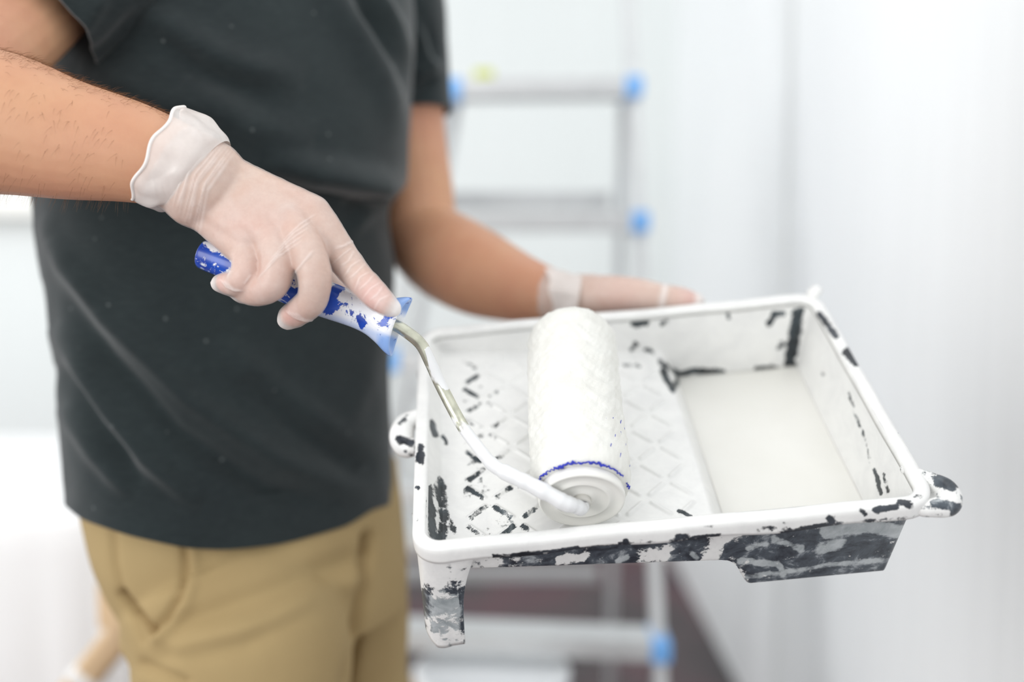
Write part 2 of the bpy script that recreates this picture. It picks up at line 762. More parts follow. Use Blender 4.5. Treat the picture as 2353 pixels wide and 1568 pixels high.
wpart('window_sill', (WX0 - 0.05, BACK - 0.14, WZ0 - 0.04), (WX1 + 0.05, BACK + 0.04, WZ0), M_white_frame)
wpart('window_frame', (WX0, BACK + 0.03, WZ0), (WX0 + 0.06, BACK + 0.08, WZ1), M_white_frame)
wpart('window_frame', (WX1 - 0.06, BACK + 0.03, WZ0), (WX1, BACK + 0.08, WZ1), M_white_frame)
wpart('window_frame', (WX0 + 0.06, BACK + 0.03, WZ1 - 0.06), (WX1 - 0.06, BACK + 0.08, WZ1), M_white_frame)
wpart('window_frame', (WX0 + 0.06, BACK + 0.03, WZ0), (WX1 - 0.06, BACK + 0.08, WZ0 + 0.06), M_white_frame)
wpart('window_frame', ((WX0 + WX1) / 2 - 0.03, BACK + 0.03, WZ0 + 0.06), ((WX0 + WX1) / 2 + 0.03, BACK + 0.08, WZ1 - 0.06), M_white_frame)
for a, b in ((WX0 + 0.05, (WX0 + WX1) / 2 - 0.02), ((WX0 + WX1) / 2 + 0.02, WX1 - 0.05)):
    wpart('window_pane', (a, BACK + 0.05, WZ0 + 0.05), (b, BACK + 0.056, WZ1 - 0.05), t_glass.m)

# ------------------------------------------------------------------ paint tray
TL, TW = 0.370, 0.278
tc_px = np.array([[964.0, 1264.0, .696], [2140.0, 1154.0, .698], [1865.0, 676.0, .924], [977.0, 758.0, .922]])
_c = np.array([P(*r) for r in tc_px])
TO = _c.mean(0)
TX = (_c[1] - _c[0]) + (_c[2] - _c[3])
TX /= np.linalg.norm(TX)
TY = (_c[3] - _c[0]) + (_c[2] - _c[1])
TY -= TX * (TY @ TX)
TY /= np.linalg.norm(TY)
TZ = np.cross(TX, TY)


def tw(v):
    v = np.asarray(v, float)
    return TO + v[..., 0:1] * TX + v[..., 1:2] * TY + v[..., 2:3] * TZ


def hit_tray(px, py, z):
    """tray-local (x, y) where the line of sight of a pixel meets the tray plane at height z"""
    d = P(px, py, 1.0) - CAM
    t = (z - (CAM - TO) @ TZ) / (d @ TZ)
    q = CAM + t * d - TO
    return float(q @ TX), float(q @ TY)


tray = empty('paint_tray', (0, 0, 0), 'black plastic roller tray smeared with white paint, tilted in the left hand', 'paint tray')
tray.matrix_world = Matrix(((TX[0], TY[0], TZ[0], TO[0]), (TX[1], TY[1], TZ[1], TO[1]), (TX[2], TY[2], TZ[2], TO[2]), (0, 0, 0, 1)))

IX, IY = TL / 2 - 0.009, TW / 2 - 0.009   # inner edge of the rim
DRAFT = 7.0


def zfloor(x):
    ramp = -0.018 - (x + 0.17) / 0.205 * 0.021
    s = np.clip((x - 0.036) / 0.026, 0, 1)
    s = s * s * (3 - 2 * s)
    return np.minimum(ramp, -0.018 - 0.021) * s * 0 + np.where(x < 0.036, ramp, -0.0391 * (1 - s) + -0.080 * s)


def smax(a, b, k=0.004):
    h = np.clip(0.5 + 0.5 * (a - b) / k, 0, 1)
    return b * (1 - h) + a * h + k * h * (1 - h)


def edge_dist(x, y, ix, iy, r=0.012):
    qx, qy = np.abs(x) - (ix - r), np.abs(y) - (iy - r)
    outside = np.hypot(np.maximum(qx, 0), np.maximum(qy, 0)) + np.minimum(np.maximum(qx, qy), 0) - r
    return -outside


def ridges(x, y):
    """moulded basket-weave bars of the ramp: height 0..1 and a signed side for the bare edges"""
    sx, sy = 0.0200, 0.0210
    h = np.zeros(x.shape)
    side = np.zeros(x.shape)
    ci, cj = np.floor(x / sx + 0.5), np.floor(y / sy + 0.5)
    for di in (-1, 0, 1):
        for dj in (-1, 0, 1):
            i, j = ci + di, cj + dj
            par = ((i + j) % 2) == 0
            dx, dy = x - i * sx, y - j * sy
            sgn = np.where(par, -1.0, 1.0)
            c = math.sqrt(0.5)
            u = dx * c + sgn * dy * c
            v = -sgn * dx * c + dy * c
            dist = np.hypot(np.maximum(np.abs(u) - 0.0085, 0), v)
            hh = np.clip(1 - (dist / 0.0021) ** 2, 0, 1)
            h = np.maximum(h, hh)
            near = (np.abs(u) < 0.0095) & (v < 0.0002) & (v > -0.0034)
            side = np.maximum(side, np.where(near, 1.0, 0.0))
    return h, side


def px_blobs(V, polys):
    px, py, _ = proj(V)
    out = np.zeros(len(V))
    for poly, w, amp in polys:
        if len(poly) == 1:
            poly = [poly[0], (poly[0][0] + 0.5, poly[0][1])]
        d, t = seg_dist(px, py, poly)
        out = np.maximum(out, amp * np.clip(1.35 - d / w, 0, 1))
    return out


# inside surface
nx, ny = 380, 320
def fine_axis(h, n):
    e = np.linspace(0, 0.014, 46)
    return np.concatenate([-h + e[:-1], np.linspace(-h + .014, h - .014, n - 90), h - e[::-1][1:]])


gx = fine_axis(IX, nx)
gy = fine_axis(IY, ny)
X, Y = np.meshgrid(gx, gy)
ed = edge_dist(X, Y, IX, IY)
zw = smax(-ed * DRAFT, -(X + IX) * 2.0, 0.004)
zf = zfloor(X)
Z = smax(zf, zw)
Z = np.minimum(Z, 0.0)
hr, hs = ridges(X, Y)
on = np.clip((0.030 - X) / 0.006, 0, 1) * np.clip((X + 0.152) / 0.004, 0, 1) * np.clip((zf - zw - 0.004) / 0.004, 0, 1)
Z = Z + hr * on * 0.0017
inner_loc = np.stack([X.ravel(), Y.ravel(), Z.ravel()], 1)
inner_w = tw(inner_loc)
mask = (ed > -0.0005).ravel()
Fc = []
for j in range(ny - 1):
    for i in range(nx - 1):
        a = j * nx + i
        if mask[a] and mask[a + 1] and mask[a + nx] and mask[a + nx + 1]:
            Fc.append((a, a + 1, a + nx + 1, a + nx))
me = mesh('basin', inner_loc, Fc)
bare = px_blobs(inner_w, [
    ([(1458, 746), (1482, 744)], 11, .85), ([(1520, 744), (1530, 740)], 9, .5), ([(1672, 722), (1673, 732)], 8, .55),
    ([(1834, 718), (1822, 790), (1812, 862)], 17, .95), ([(1765, 745), (1778, 722), (1800, 722)], 9, .75), ([(1790, 800), (1795, 790)], 10, .6),
    ([(1745, 850), (1780, 850), (1830, 866)], 13, .85), ([(1570, 858), (1600, 853), (1660, 856)], 9, .95),
    ([(1522, 850), (1545, 895), (1562, 868)], 11, .75), ([(1515, 830), (1560, 860)], 12, .55), ([(1450, 800), (1462, 790), (1500, 812)], 9, .5),
    ([(1420, 842), (1470, 842)], 10, .42), ([(993, 972), (1000, 1000)], 9, .8), ([(1018, 1002), (1026, 1018)], 6, .75),
    ([(986, 1125), (992, 1180), (996, 1250)], 12, .80), ([(1012, 1110), (1020, 1180), (1016, 1240)], 15, .74), ([(1002, 1240), (1012, 1255)], 9, .8),
    ([(1035, 1200), (1045, 1225)], 10, .62), ([(2008, 1080), (2016, 1100), (2024, 1135)], 6, .78), ([(1960, 945), (1990, 1010), (2000, 1070)], 5, .52),
    ([(2030, 1090), (2040, 1130)], 6, .55), ([(1950, 900), (1962, 940)], 5, .5), ([(1890, 858), (1892, 862)], 5, .6), ([(1560, 1174), (1588, 1188)], 5, .9)])
px, py, _ = proj(inner_w)
reg = np.exp(-(((px - 1075) / 75) ** 2 + ((py - 1120) / 140) ** 2)) + 0.8 * np.exp(-(((px - 1170) / 85) ** 2 + ((py - 1225) / 45) ** 2)) \
    + 0.40 * np.exp(-(((px - 1060) / 60) ** 2 + ((py - 900) / 90) ** 2))
reg = np.clip(reg, 0, 1)
edgy = (hs * on).ravel()
flat = (on > 0.5).ravel()
var = 0.5 + 0.5 * vnoise(inner_loc, 120, 3)
bare = np.maximum(bare, edgy * (0.30 + 0.62 * reg) * np.clip(0.35 + 0.8 * var, 0, 1) * (reg > 0.08))
bare = np.maximum(bare, flat * reg * 0.36 * np.clip(var * 1.3, 0, 1))
attr(me, 'bare', bare)
basin = link('basin', me, M_tray_in, tray)

# outside skin of the basin, 2 mm below, hanging from under the rim
nx, ny = 330, 250
OX, OY = IX + 0.0022, IY + 0.0022
X, Y = np.meshgrid(fine_axis(OX, nx), fine_axis(OY, ny))
ed = edge_dist(X, Y, OX, OY, 0.014)
Z = smax(zfloor(X - 0.0015) - 0.0046 - 0.010 * np.clip((0.05 - X) / 0.01, 0, 1) - 0.003 * np.clip((X - 0.05) / 0.01, 0, 1), -ed * 7.5 - 0.0005, 0.004)
out_loc = np.stack([X.ravel(), Y.ravel(), np.minimum(Z, -0.0022).ravel()], 1)
mask = (ed > -0.0005).ravel()
Fc = []
for j in range(ny - 1):
    for i in range(nx - 1):
        a = j * nx + i
        if mask[a] and mask[a + 1] and mask[a + nx] and mask[a + nx + 1]:
            Fc.append((a, a + nx, a + nx + 1, a + 1))
me = mesh('basin_underside', out_loc, Fc)
ow = tw(out_loc)
b = np.full(len(ow), 0.95)
px, py, _ = proj(ow)
b = b - 0.75 * np.clip((1260 - px) / 160, 0, 1)
for poly, w, a in (([(1635, 1285), (1650, 1240), (1700, 1212)], 24, .85), ([(1680, 1300), (1700, 1335)], 20, .5),
                   ([(1480, 1285), (1530, 1270)], 20, .8), ([(1290, 1290), (1340, 1280)], 16, .8),
                   ([(1560, 1300), (1640, 1290)], 8, .5), ([(2100, 1180), (2130, 1170)], 10, .8)):
    d, t = seg_dist(px, py, poly)
    b -= a * np.clip(1.3 - d / w, 0, 1)
attr(me, 'thin', px_blobs(ow, [([(1900, 1222), (2000, 1210), (2110, 1228)], 18, .95), ([(2080, 1232), (2112, 1240)], 12, .9), ([(1885, 1262), (1930, 1250)], 16, .75), ([(1700, 1290), (1790, 1298), (1800, 1320)], 10, .75), ([(1690, 1330), (1900, 1300), (2060, 1285)], 8, .6), ([(1780, 1240), (1840, 1262)], 12, .6), ([(1720, 1262), (1760, 1250)], 9, .6), ([(1420, 1290), (1440, 1282)], 10, .7), ([(1590, 1275), (1600, 1282)], 9, .7)]))
attr(me, 'bare', b)
link('basin_underside', me, M_tray_out, tray)

# rim lip swept round the basin
rc = 0.012
path = []
for cx, cy, a0 in ((IX - rc, IY - rc, 0), (-IX + rc, IY - rc, 90), (-IX + rc, -IY + rc, 180), (IX - rc, -IY + rc, 270)):
    for k in range(9):
        a = math.radians(a0 + k * 90 / 8)
        path.append((cx, cy, math.cos(a), math.sin(a), rc))
pp = []
for i in range(len(path)):          # densify the straight runs
    p, q = path[i], path[(i + 1) % len(path)]
    p3 = np.array([p[0] + p[2] * p[4], p[1] + p[3] * p[4], p[2], p[3]])
    q3 = np.array([q[0] + q[2] * q[4], q[1] + q[3] * q[4], q[2], q[3]])
    n = max(1, int(np.linalg.norm(p3[:2] - q3[:2]) / 0.0015))
    for k in range(n):
        pp.append(p3 * (1 - k / n) + q3 * k / n)
prof = [(-0.0012, -0.006), (-0.0012, -0.0015), (-0.0004, -0.0002), (0.0012, 0.0006), (0.003, 0.0008), (0.006, 0.0008), (0.0085, 0.0003), (0.0098, -0.0012), (0.0102, -0.004), (0.0102, -0.007),
        (0.0102, -0.010), (0.0102, -0.0125), (0.0092, -0.0128), (0.0082, -0.0125), (0.0082, -0.003), (0.0005, -0.003)]
V = []
for i, q in enumerate(pp):
    wob = 0.0004 * math.sin(i * 0.11) + 0.0003 * math.sin(i * 0.041 + 1)
    for o, z in prof:
        V.append((q[0] + q[2] * o, q[1] + q[3] * o, z + (wob if z > -0.009 else wob * 3)))
V = np.array(V)
n, k = len(pp), len(prof)
Fc = [(i * k + j, ((i + 1) % n) * k + j, ((i + 1) % n) * k + (j + 1) % k, i * k + (j + 1) % k) for i in range(n) for j in range(k)]
me = mesh('rim', V, Fc)
fix_normals(me)
rw = tw(V)
b = px_blobs(rw, [
    ([(1882, 722), (1900, 745), (1922, 772)], 9, .95), ([(1946, 808), (1968, 834)], 12, 1.0), ([(2066, 988), (2067, 994)], 5, .9),
    ([(2110, 1018), (2126, 1042)], 7, .95), ([(2134, 1056), (2140, 1066)], 7, .95), ([(2146, 1075), (2170, 1095)], 9, .9),
    ([(1437, 1243)], 7, .95), ([(1555, 1236), (1580, 1226)], 7, .9), ([(1620, 1212), (1640, 1210)], 6, .6), ([(1905, 1192), (1915, 1198)], 9, .85),
    ([(1980, 1175), (1985, 1180)], 9, .85), ([(2010, 1172), (2060, 1165)], 9, .95), ([(2070, 1155), (2090, 1160)], 11, .9), ([(2102, 1142), (2108, 1142)], 6, .7),
    ([(965, 1030), (966, 1060)], 11, .95), ([(958, 1120), (960, 1126)], 6, .8), ([(955, 1190), (957, 1196)], 5, .6), ([(1740, 1220), (1780, 1212)], 6, .55), ([(1800, 1205), (1810, 1205)], 6, .5)])
low = (V[:, 2] < -0.0085) & (V[:, 1] < 0)
nz = 0.5 + 0.5 * vnoise(V, 90, 5)
b = np.maximum(b, low * np.clip(nz * 1.1, 0, 0.8) * (V[:, 0] > -0.13))
attr(me, 'bare', b)
link('rim', me, M_tray_rim, tray)


def tray_lump(name, pts, radii, thick, mat, bare_polys=(), base=0.1, vox=0.0016, fill=None):
    """solid lug from swept tray-local points"""
    mb = MB()
    Q = catmull(np.array([list(p) + [r, t] for p, r, t in zip(pts, radii, thick)]), 8)
    sweep(mb, Q[:, :3], Q[:, 3], Q[:, 4], 18, True, ref=np.array([0, 0, 1.0]))
    if fill:
        sweep(mb, np.array(fill), .009, .0035, 18, True, ref=np.array([0, 0, 1.0]))
    me = remesh(mb.mesh(), vox, 3)
    V = verts(me)
    b = np.full(len(V), base)
    if bare_polys:
        b = np.maximum(b, px_blobs(tw(V), bare_polys))
    attr(me, 'bare', b)
    return link(name, me, mat, tray)


def tray_foot(name, sy):
    """shallow-end support leg: end plate and side plate meeting at a rounded corner, bottom edge curved"""
    n_z, Vv = 26, []
    us = np.linspace(0, 1, 46)
    x0, y0 = -TL / 2 + 0.0005, -TW / 2 + 0.0005
    Ls, Le, r = 0.036, 0.050, 0.016
    pts = []
    for u in us:                      # plan outline: along the end, round the corner, along the side
        s = u * (Le + Ls)
        if s < Le - r:
            pts.append((x0, y0 + Le - s, -1, 0))
        elif s < Le + r * 0.57:
            a = (s - (Le - r)) / (r * 1.57) * math.pi / 2
            pts.append((x0 + r - r * math.cos(a), y0 + r - r * math.sin(a), -math.cos(a), -math.sin(a)))
        else:
            pts.append((x0 + r + (s - Le - r * 0.57), y0, 0, -1))
    hgt = []
    for u in us:                      # height of the plate below the rim along the outline
        s = u * (Le + Ls) - (Le - 0.004)
        if s < 0:
            hgt.append(0.012 + 0.100 * max(0.0, 1 - (s / -0.046)) ** 0.45)
        else:
            q = max(0.0, (s - 0.024) / 0.017)
            hgt.append(0.112 - 0.002 * s / 0.024 if q <= 0 else 0.110 - 0.098 * min(1, q) ** 0.36)
    for side in (0, 1):
        for k in range(n_z):
            f = k / (n_z - 1)
            for i, (x, y, ax, ay) in enumerate(pts):
                z = -0.0085 - f * (hgt[i] - 0.0085)
                t = -0.0025 * side - 0.0006 + f * (0.0045 * abs(ax) - 0.004 * abs(ay))
                Vv.append((x + ax * t, (y + ay * t) * (1 if sy < 0 else -1), z))
    m = len(pts)
    Fc = []
    for k in range(n_z - 1):
        for i in range(m - 1):
            a = k * m + i
            Fc.append((a, a + 1, a + m + 1, a + m))
            a2 = a + n_z * m
            Fc.append((a2, a2 + m, a2 + m + 1, a2 + 1))
    off = n_z * m
    for i in range(m - 1):
        a = (n_z - 1) * m + i
        Fc.append((a, a + 1, a + 1 + off, a + off))
    for k in range(n_z - 1):
        for i in (0, m - 1):
            a = k * m + i
            Fc.append((a, a + m, a + m + off, a + off))
    me = mesh(name, Vv, Fc)
    fix_normals(me)
    Wv = tw(np.array(Vv))
    px, py, _ = proj(Wv)
    b = 0.15 + 0.75 * np.clip((py - 1325) / 40, 0, 1) * np.clip((1490 - py) / 80, 0, 1)
    for poly, w, a in (([(1000, 1372), (1050, 1368)], 6, .8), ([(1010, 1300), (1005, 1350)], 14, .7), ([(968, 1300), (965, 1345)], 12, .7),
                       ([(975, 1440), (985, 1480)], 26, .75), ([(1000, 1420), (1040, 1415)], 9, .5)):
        d, t = seg_dist(px, py, poly)
        b -= a * np.clip(1.3 - d / w, 0, 1)
    attr(me, 'thin', px_blobs(Wv, [([(1012, 1385), (1018, 1440), (1015, 1485)], 30, 1.0), ([(1040, 1385), (1035, 1480)], 22, 1.0)]))
    b = np.maximum(b, px_blobs(Wv, [([(994, 1385), (992, 1400)], 8, 1.1), ([(997, 1436), (998, 1450)], 8, 1.2), ([(960, 1400), (972, 1440)], 10, .9)]))
    attr(me, 'bare', b)
    return link(name, me, M_tray_out, tray)


tray_foot('foot', -1)
tray_foot('foot', 1)
# pouring lug on the near right corner, nub on the far right corner, hanging lug on the shallow end
lx, ly = TL / 2, -TW / 2
tray_lump('corner_lug', [(lx - 0.008, ly + 0.040, -0.004), (lx + 0.004, ly + 0.027, -0.004), (lx + 0.012, ly + 0.016, -0.005), (lx + 0.010, ly + 0.005, -0.008), (lx - 0.008, ly + 0.004, -0.009)],
          [0.004, 0.006, 0.0085, 0.0085, 0.006], [0.004, 0.0065, 0.009, 0.009, 0.006], M_tray_out,
          [([(2160, 1105), (2185, 1112)], 20, 1.1), ([(2150, 1155), (2200, 1168)], 14, .9), ([(2120, 1040), (2150, 1085)], 9, .8)], 0.25, fill=[(lx - .004, ly + .026, -.011), (lx + .004, ly + .016, -.012), (lx + .002, ly + .008, -.013)])

tray_lump('corner_nub', [(lx - 0.006, -ly - 0.004, 0.001), (lx - 0.001, -ly - 0.002, 0.004)], [0.007, 0.006], [0.004, 0.005], M_tray_rim, [([(1884, 690), (1886, 700)], 6, .7)], 0.05)
tray_lump('hanging_lug', [(-lx + 0.002, 0.020, -0.006), (-lx - 0.010, 0.014, -0.009), (-lx - 0.014, 0.002, -0.012), (-lx - 0.010, -0.010, -0.014), (-lx + 0.003, -0.014, -0.010)],
          [0.006, 0.009, 0.0105, 0.009, 0.006], [0.006, 0.009, 0.0105, 0.009, 0.006], M_tray_rim,
          [([(915, 1010), (945, 1018)], 10, .9), ([(920, 975), (930, 965)], 9, .6), ([(962, 1030), (965, 1058)], 12, 1.0), ([(930, 1038), (945, 1045)], 7, .7)], 0.16)

# pool of paint in the well
LZ = -0.0690
V, Fc = [], []
n1, n2 = 60, 60
ix, iy = IX + LZ / DRAFT + 0.0006, IY + LZ / DRAFT + 0.0006
xs = np.linspace(0.0526, ix, n1)
ys = np.linspace(-iy, iy, n2)
for y in ys:
    for x in xs:
        q = edge_dist(np.array(x), np.array(y), ix, iy, 0.012)
        V.append((x, y, LZ + 0.0007 * math.exp(-max(0, float(q)) / 0.003) + 0.0004 * math.sin(x * 60 + y * 33)))
for j in range(n2 - 1):
    for i in range(n1 - 1):
        a = j * n1 + i
        Fc.append((a, a + 1, a + n1 + 1, a + n1))
base = len(V)
V += [(0.0605, -iy + .004, -0.0785), (ix - .003, -iy + .004, -0.0785), (ix - .003, iy - .004, -0.0785), (0.0605, iy - .004, -0.0785)]
Fc.append((base, base + 3, base + 2, base + 1))
Fc += [tuple(list(range(n1 - 1, -1, -1)) + [base, base + 1]), tuple(list(range((n2 - 1) * n1, n2 * n1)) + [base + 2, base + 3]),
       tuple([j * n1 for j in range(n2)] + [base + 3, base]), tuple([j * n1 + n1 - 1 for j in range(n2 - 1, -1, -1)] + [base + 1, base + 2])]
me = mesh('paint_pool', V, Fc)
pool = link('paint_pool', me, M_paint)
pool.matrix_world = tray.matrix_world.copy()
tag(pool, 'pool of wet white paint filling the deep end of the tray', 'paint')

# ------------------------------------------------------------------ paint roller
RR = 0.0345
cap_z = zfloor(np.array(-0.045)) + RR + 0.004
cx, cy = hit_tray(1337, 1152, cap_z)
cxn, cyn = cx, cy
A0 = tw(np.array([cx, cy, float(cap_z)]))
A0_d = float((A0 - CAM) @ FWD)
A1 = P(1312, 772, A0_d + .118)
far_len = float(np.linalg.norm(A1 - A0))
AX = (A1 - A0) / np.linalg.norm(A1 - A0)
roller = empty('paint_roller', tuple(A0), 'paint roller with blue plastic handle, bent wire and white paint-soaked sleeve', 'paint roller')
rl = Vector(roller.location)


def rpart(name, V, Fc, mat, parent=None, smooth=True):
    me = mesh(name, np.asarray(V) - A0, Fc)
    fix_normals(me)
    return link(name, me, mat, parent or roller, smooth)


eu = np.cross(AX, TZ)
eu /= np.linalg.norm(eu)
ev = np.cross(eu, AX)
# sleeve
prof = [(0.0, 0.0275), (0.0005, 0.0310), (0.0010, 0.0335), (0.004, 0.0352), (0.010, 0.0360)] + [(s, 0.0362) for s in np.linspace(0.015, far_len - 0.02, 120)] + \
       [(far_len - 0.014, 0.0355), (far_len - 0.008, 0.0330), (far_len - 0.003, 0.027), (far_len, 0.019), (far_len + 0.001, 0.006)]
ns = 180
th = np.linspace(0, 2 * math.pi, ns, endpoint=False)
V = []
for s, r in prof:
    V.append(A0 + AX * (s + 0.008) + r * (np.outer(np.cos(th), eu) + np.outer(np.sin(th), ev)))
V = np.concatenate(V)
rad = V - A0 - np.outer((V - A0) @ AX, AX)
rad /= np.linalg.norm(rad, axis=1)[:, None] + 1e-9
V = V + rad * (0.0005 * vnoise(V, 420, 1) + 0.0004 * vnoise(V, 1100, 2) + 0.0007 * vnoise(V, 90, 4))[:, None]
sleeve = rpart('roller_sleeve', V, ring_faces(len(prof), ns), M_nap)
# blue stitching thread at the near end, ragged and broken
mb = MB()
for a0, a1, w in ((28, 60, .0007), (60, 96, .0010), (96, 120, .0013), (120, 158, .0007), (2, 14, .0006), (222, 240, .0008)):
    n = max(4, int((a1 - a0) / 2))
    pts = []
    for k in range(n + 1):
        a = math.radians(a0 + (a1 - a0) * k / n)
        rr = 0.0340 + 0.0008 * math.sin(k * 2.1) + random.uniform(-.0005, .0005)
        pts.append(A0 + AX * (0.0085 + random.uniform(-.0009, .0006)) + rr * (math.cos(a) * eu + math.sin(a) * ev))
    sweep(mb, np.array(pts), [w * random.uniform(.4, 1.2) for _ in pts], None, 6, True)
for k in range(14):
    a = math.radians(random.uniform(5, 55))
    s = random.uniform(0.006, 0.05)
    p = A0 + AX * (0.008 + s) + 0.0366 * (math.cos(a) * eu + math.sin(a) * ev)
    q = p + AX * random.uniform(.001, .004) + eu * random.uniform(-.001, .001)
    sweep(mb, np.array([p, (p + q) / 2, q]), 0.00025, None, 5)
me = mb.mesh('thread')
setv(me, verts(me) - A0)
fix_normals(me)
th_o = link('thread', me, M_thread, sleeve)
th_o['kind'] = 'stuff'
th_o['label'] = 'frayed blue thread at the sleeve end'
# end cap, hub and axle ring
def disc(name, prof, mat, parent, ns=72):
    a = np.linspace(0, 2 * math.pi, ns, endpoint=False)
    V = np.concatenate([A0 + AX * s + r * (np.outer(np.cos(a), eu) + np.outer(np.sin(a), ev)) for r, s in prof])
    return rpart(name, V, ring_faces(len(prof), ns), mat, parent)


cap = disc('end_cap', [(0.006, 0.010), (0.0300, 0.010), (0.0312, 0.006), (0.0312, 0.001), (0.0306, -0.0004), (0.0296, -0.0006), (0.0286, 0.0004), (0.0235, 0.0014), (0.0215, 0.0008), (0.0200, -0.0004), (0.0190, -0.0004), (0.0176, 0.0016), (0.0100, 0.0022), (0.0090, 0.0012), (0.006, 0.0012)], M_cap, roller)
disc('hub', [(0.0030, -0.003), (0.0062, -0.003), (0.0068, -0.002), (0.0068, 0.003), (0.003, 0.003)], M_hub, cap)
disc('axle_ring', [(0.0030, -0.0045), (0.0046, -0.0045), (0.0046, -0.003), (0.0030, -0.003)], M_bgrey, cap)

# wire frame
HD = 0.752
wire_px = [(872, 737, HD - .012), (905, 746, HD - .013), (938, 766, HD - .012), (968, 793, HD - .009), (990, 835, HD - .007), (1015, 890, .746), (1060, 975, .738), (1100, 1030, A0_d + .005), (1132, 1068, A0_d - .001), (1165, 1088, A0_d - .006), (1215, 1112, A0_d - .011), (1262, 1136, A0_d - .0145), (1298, 1156, A0_d - .0155), (1322, 1163, A0_d - .012)]
W = [P(*w) for w in wire_px]
W += [A0 - AX * 0.006, A0 + AX * 0.006]
Wc = catmull(W, 10)
rad = np.interp(np.arange(len(Wc)), [0, 40, 75, 90, 120, 150], [.0044, .0046, .0046, .0056, .0060, .0044])
mb = MB()
ar = np.arange(len(Wc))
wob = 1 + (0.035 * np.sin(ar * 0.43) + 0.03 * np.sin(ar * 0.71 + 1) + .02 * np.sin(ar * 1.3)) * (ar > 70)
sweep(mb, Wc, rad * wob, None, 18)
me = mb.mesh('wire_frame')
Vw = verts(me)
px, py, _ = proj(Vw)
b = 0.10 * (py < 800) + 0.16 * np.exp(-((py - 920) / 55) ** 2) - 0.30 * (py > 1000) + 0.2 * np.exp(-(((px - 1275) / 22) ** 2 + ((py - 1130) / 14) ** 2))
for pz in ([(985, 805), (1002, 850)], [(1005, 850), (1025, 885)]):
    d, t = seg_dist(px, py, pz)
    b -= .5 * np.clip(1.4 - d / 9, 0, 1)
attr(me, 'bare', b)
setv(me, Vw - A0)
fix_normals(me)
link('wire_frame', me, M_wire, roller)

# handle
HA = P(464, 583, HD + .014)
HB = P(895, 742, HD - .014)
hx = HB - HA
HL = np.linalg.norm(hx)
hx /= HL
hu = np.cross(FWD, hx)
hu /= np.linalg.norm(hu)
hw = np.cross(hx, hu)
sec = [(0.0, .0050, .0060), (0.0008, .0095, .0100), (0.003, .0114, .0115), (0.02, .0122, .0125), (0.045, .0128, .0135), (0.075, .0140, .0140), (0.095, .0138, .0138), (0.110, .0131, .0130), (0.120, .0130, .0122), (0.128, .0138, .0116),
       (0.134, .0156, .0114), (0.1385, .0180, .0120), (0.1420, .0206, .0126), (0.1450, .0224, .0128), (0.1474, .0230, .0122), (0.1486, .0222, .0108), (0.1482, .0196, .0090), (0.1460, .0140, .0060), (0.1440, .0060, .0046)]
k = HL / 0.1425
sec = catmull([(a * k, b_, c) for a, b_, c in sec], 5)
ns = 56
th = np.linspace(0, 2 * math.pi, ns, endpoint=False)
V = []
for s, ru, rv in sec:
    bend = 0.0025 * math.sin(min(1, s / HL) * math.pi)
    tipx = (np.abs(np.cos(th)) ** 3) * max(0, (ru - 0.016) / 0.006) * 0.003     # lobes of the flare sweep forward
    V.append(HA + np.outer(s + tipx, hx) - hu * bend * 0 + np.outer(ru * np.cos(th), hu) + np.outer(rv * np.sin(th), hw))
V = np.concatenate(V)
me = mesh('handle', V - A0, ring_faces(len(sec), ns))
fix_normals(me)
px, py, _ = proj(V)
b = np.full(len(V), -0.072)
for poly, w, a in (([(458, 575), (500, 610)], 40, .19), ([(655, 685), (690, 675)], 18, .24), ([(772, 665), (756, 712)], 12, .27), ([(765, 700), (800, 722)], 20, .16), ([(775, 640), (790, 660)], 14, .16),
                   ([(825, 735), (835, 750)], 12, .22), ([(880, 735), (900, 720)], 24, .14), ([(650, 660), (665, 650)], 12, .2)):
    d, t = seg_dist(px, py, poly)
    b += a * np.clip(1.3 - d / w, 0, 1)
sh = 0.8 * np.clip((px - 862) / 30, 0, 1) * np.clip(np.abs((V - HA) @ hu) / 0.012 - 0.55, 0, 1) * 2 + 0.45 * np.clip(((py - 584) - (px - 472) * 0.37 - 26) / 12, 0, 1)
attr(me, 'bare', b)
attr(me, 'sheer', np.clip(sh, 0, 0.85))
hd = link('handle', me, M_handle, roller)
hd['label'] = 'blue plastic handle flecked with white paint'

# ------------------------------------------------------------------ person
RHD = 0.735   # depth of the right hand
body = MB()
# right arm
jsweep(body, [(270, -190, .98, 112), (150, -70, .925, 118), (60, 40, .88, 114), (-120, 170, .79, 145), (-290, 285, .735, 165)], ratio=0.9)
jsweep(body, [(-290, 285, .735, 160), (-140, 275, .735, 172), (0, 284, .735, 165), (150, 320, .735, 140), (300, 350, .735, 117), (410, 385, .736, 100), (470, 425, .737, 106)], per=10, ns=28, ratio=0.82)
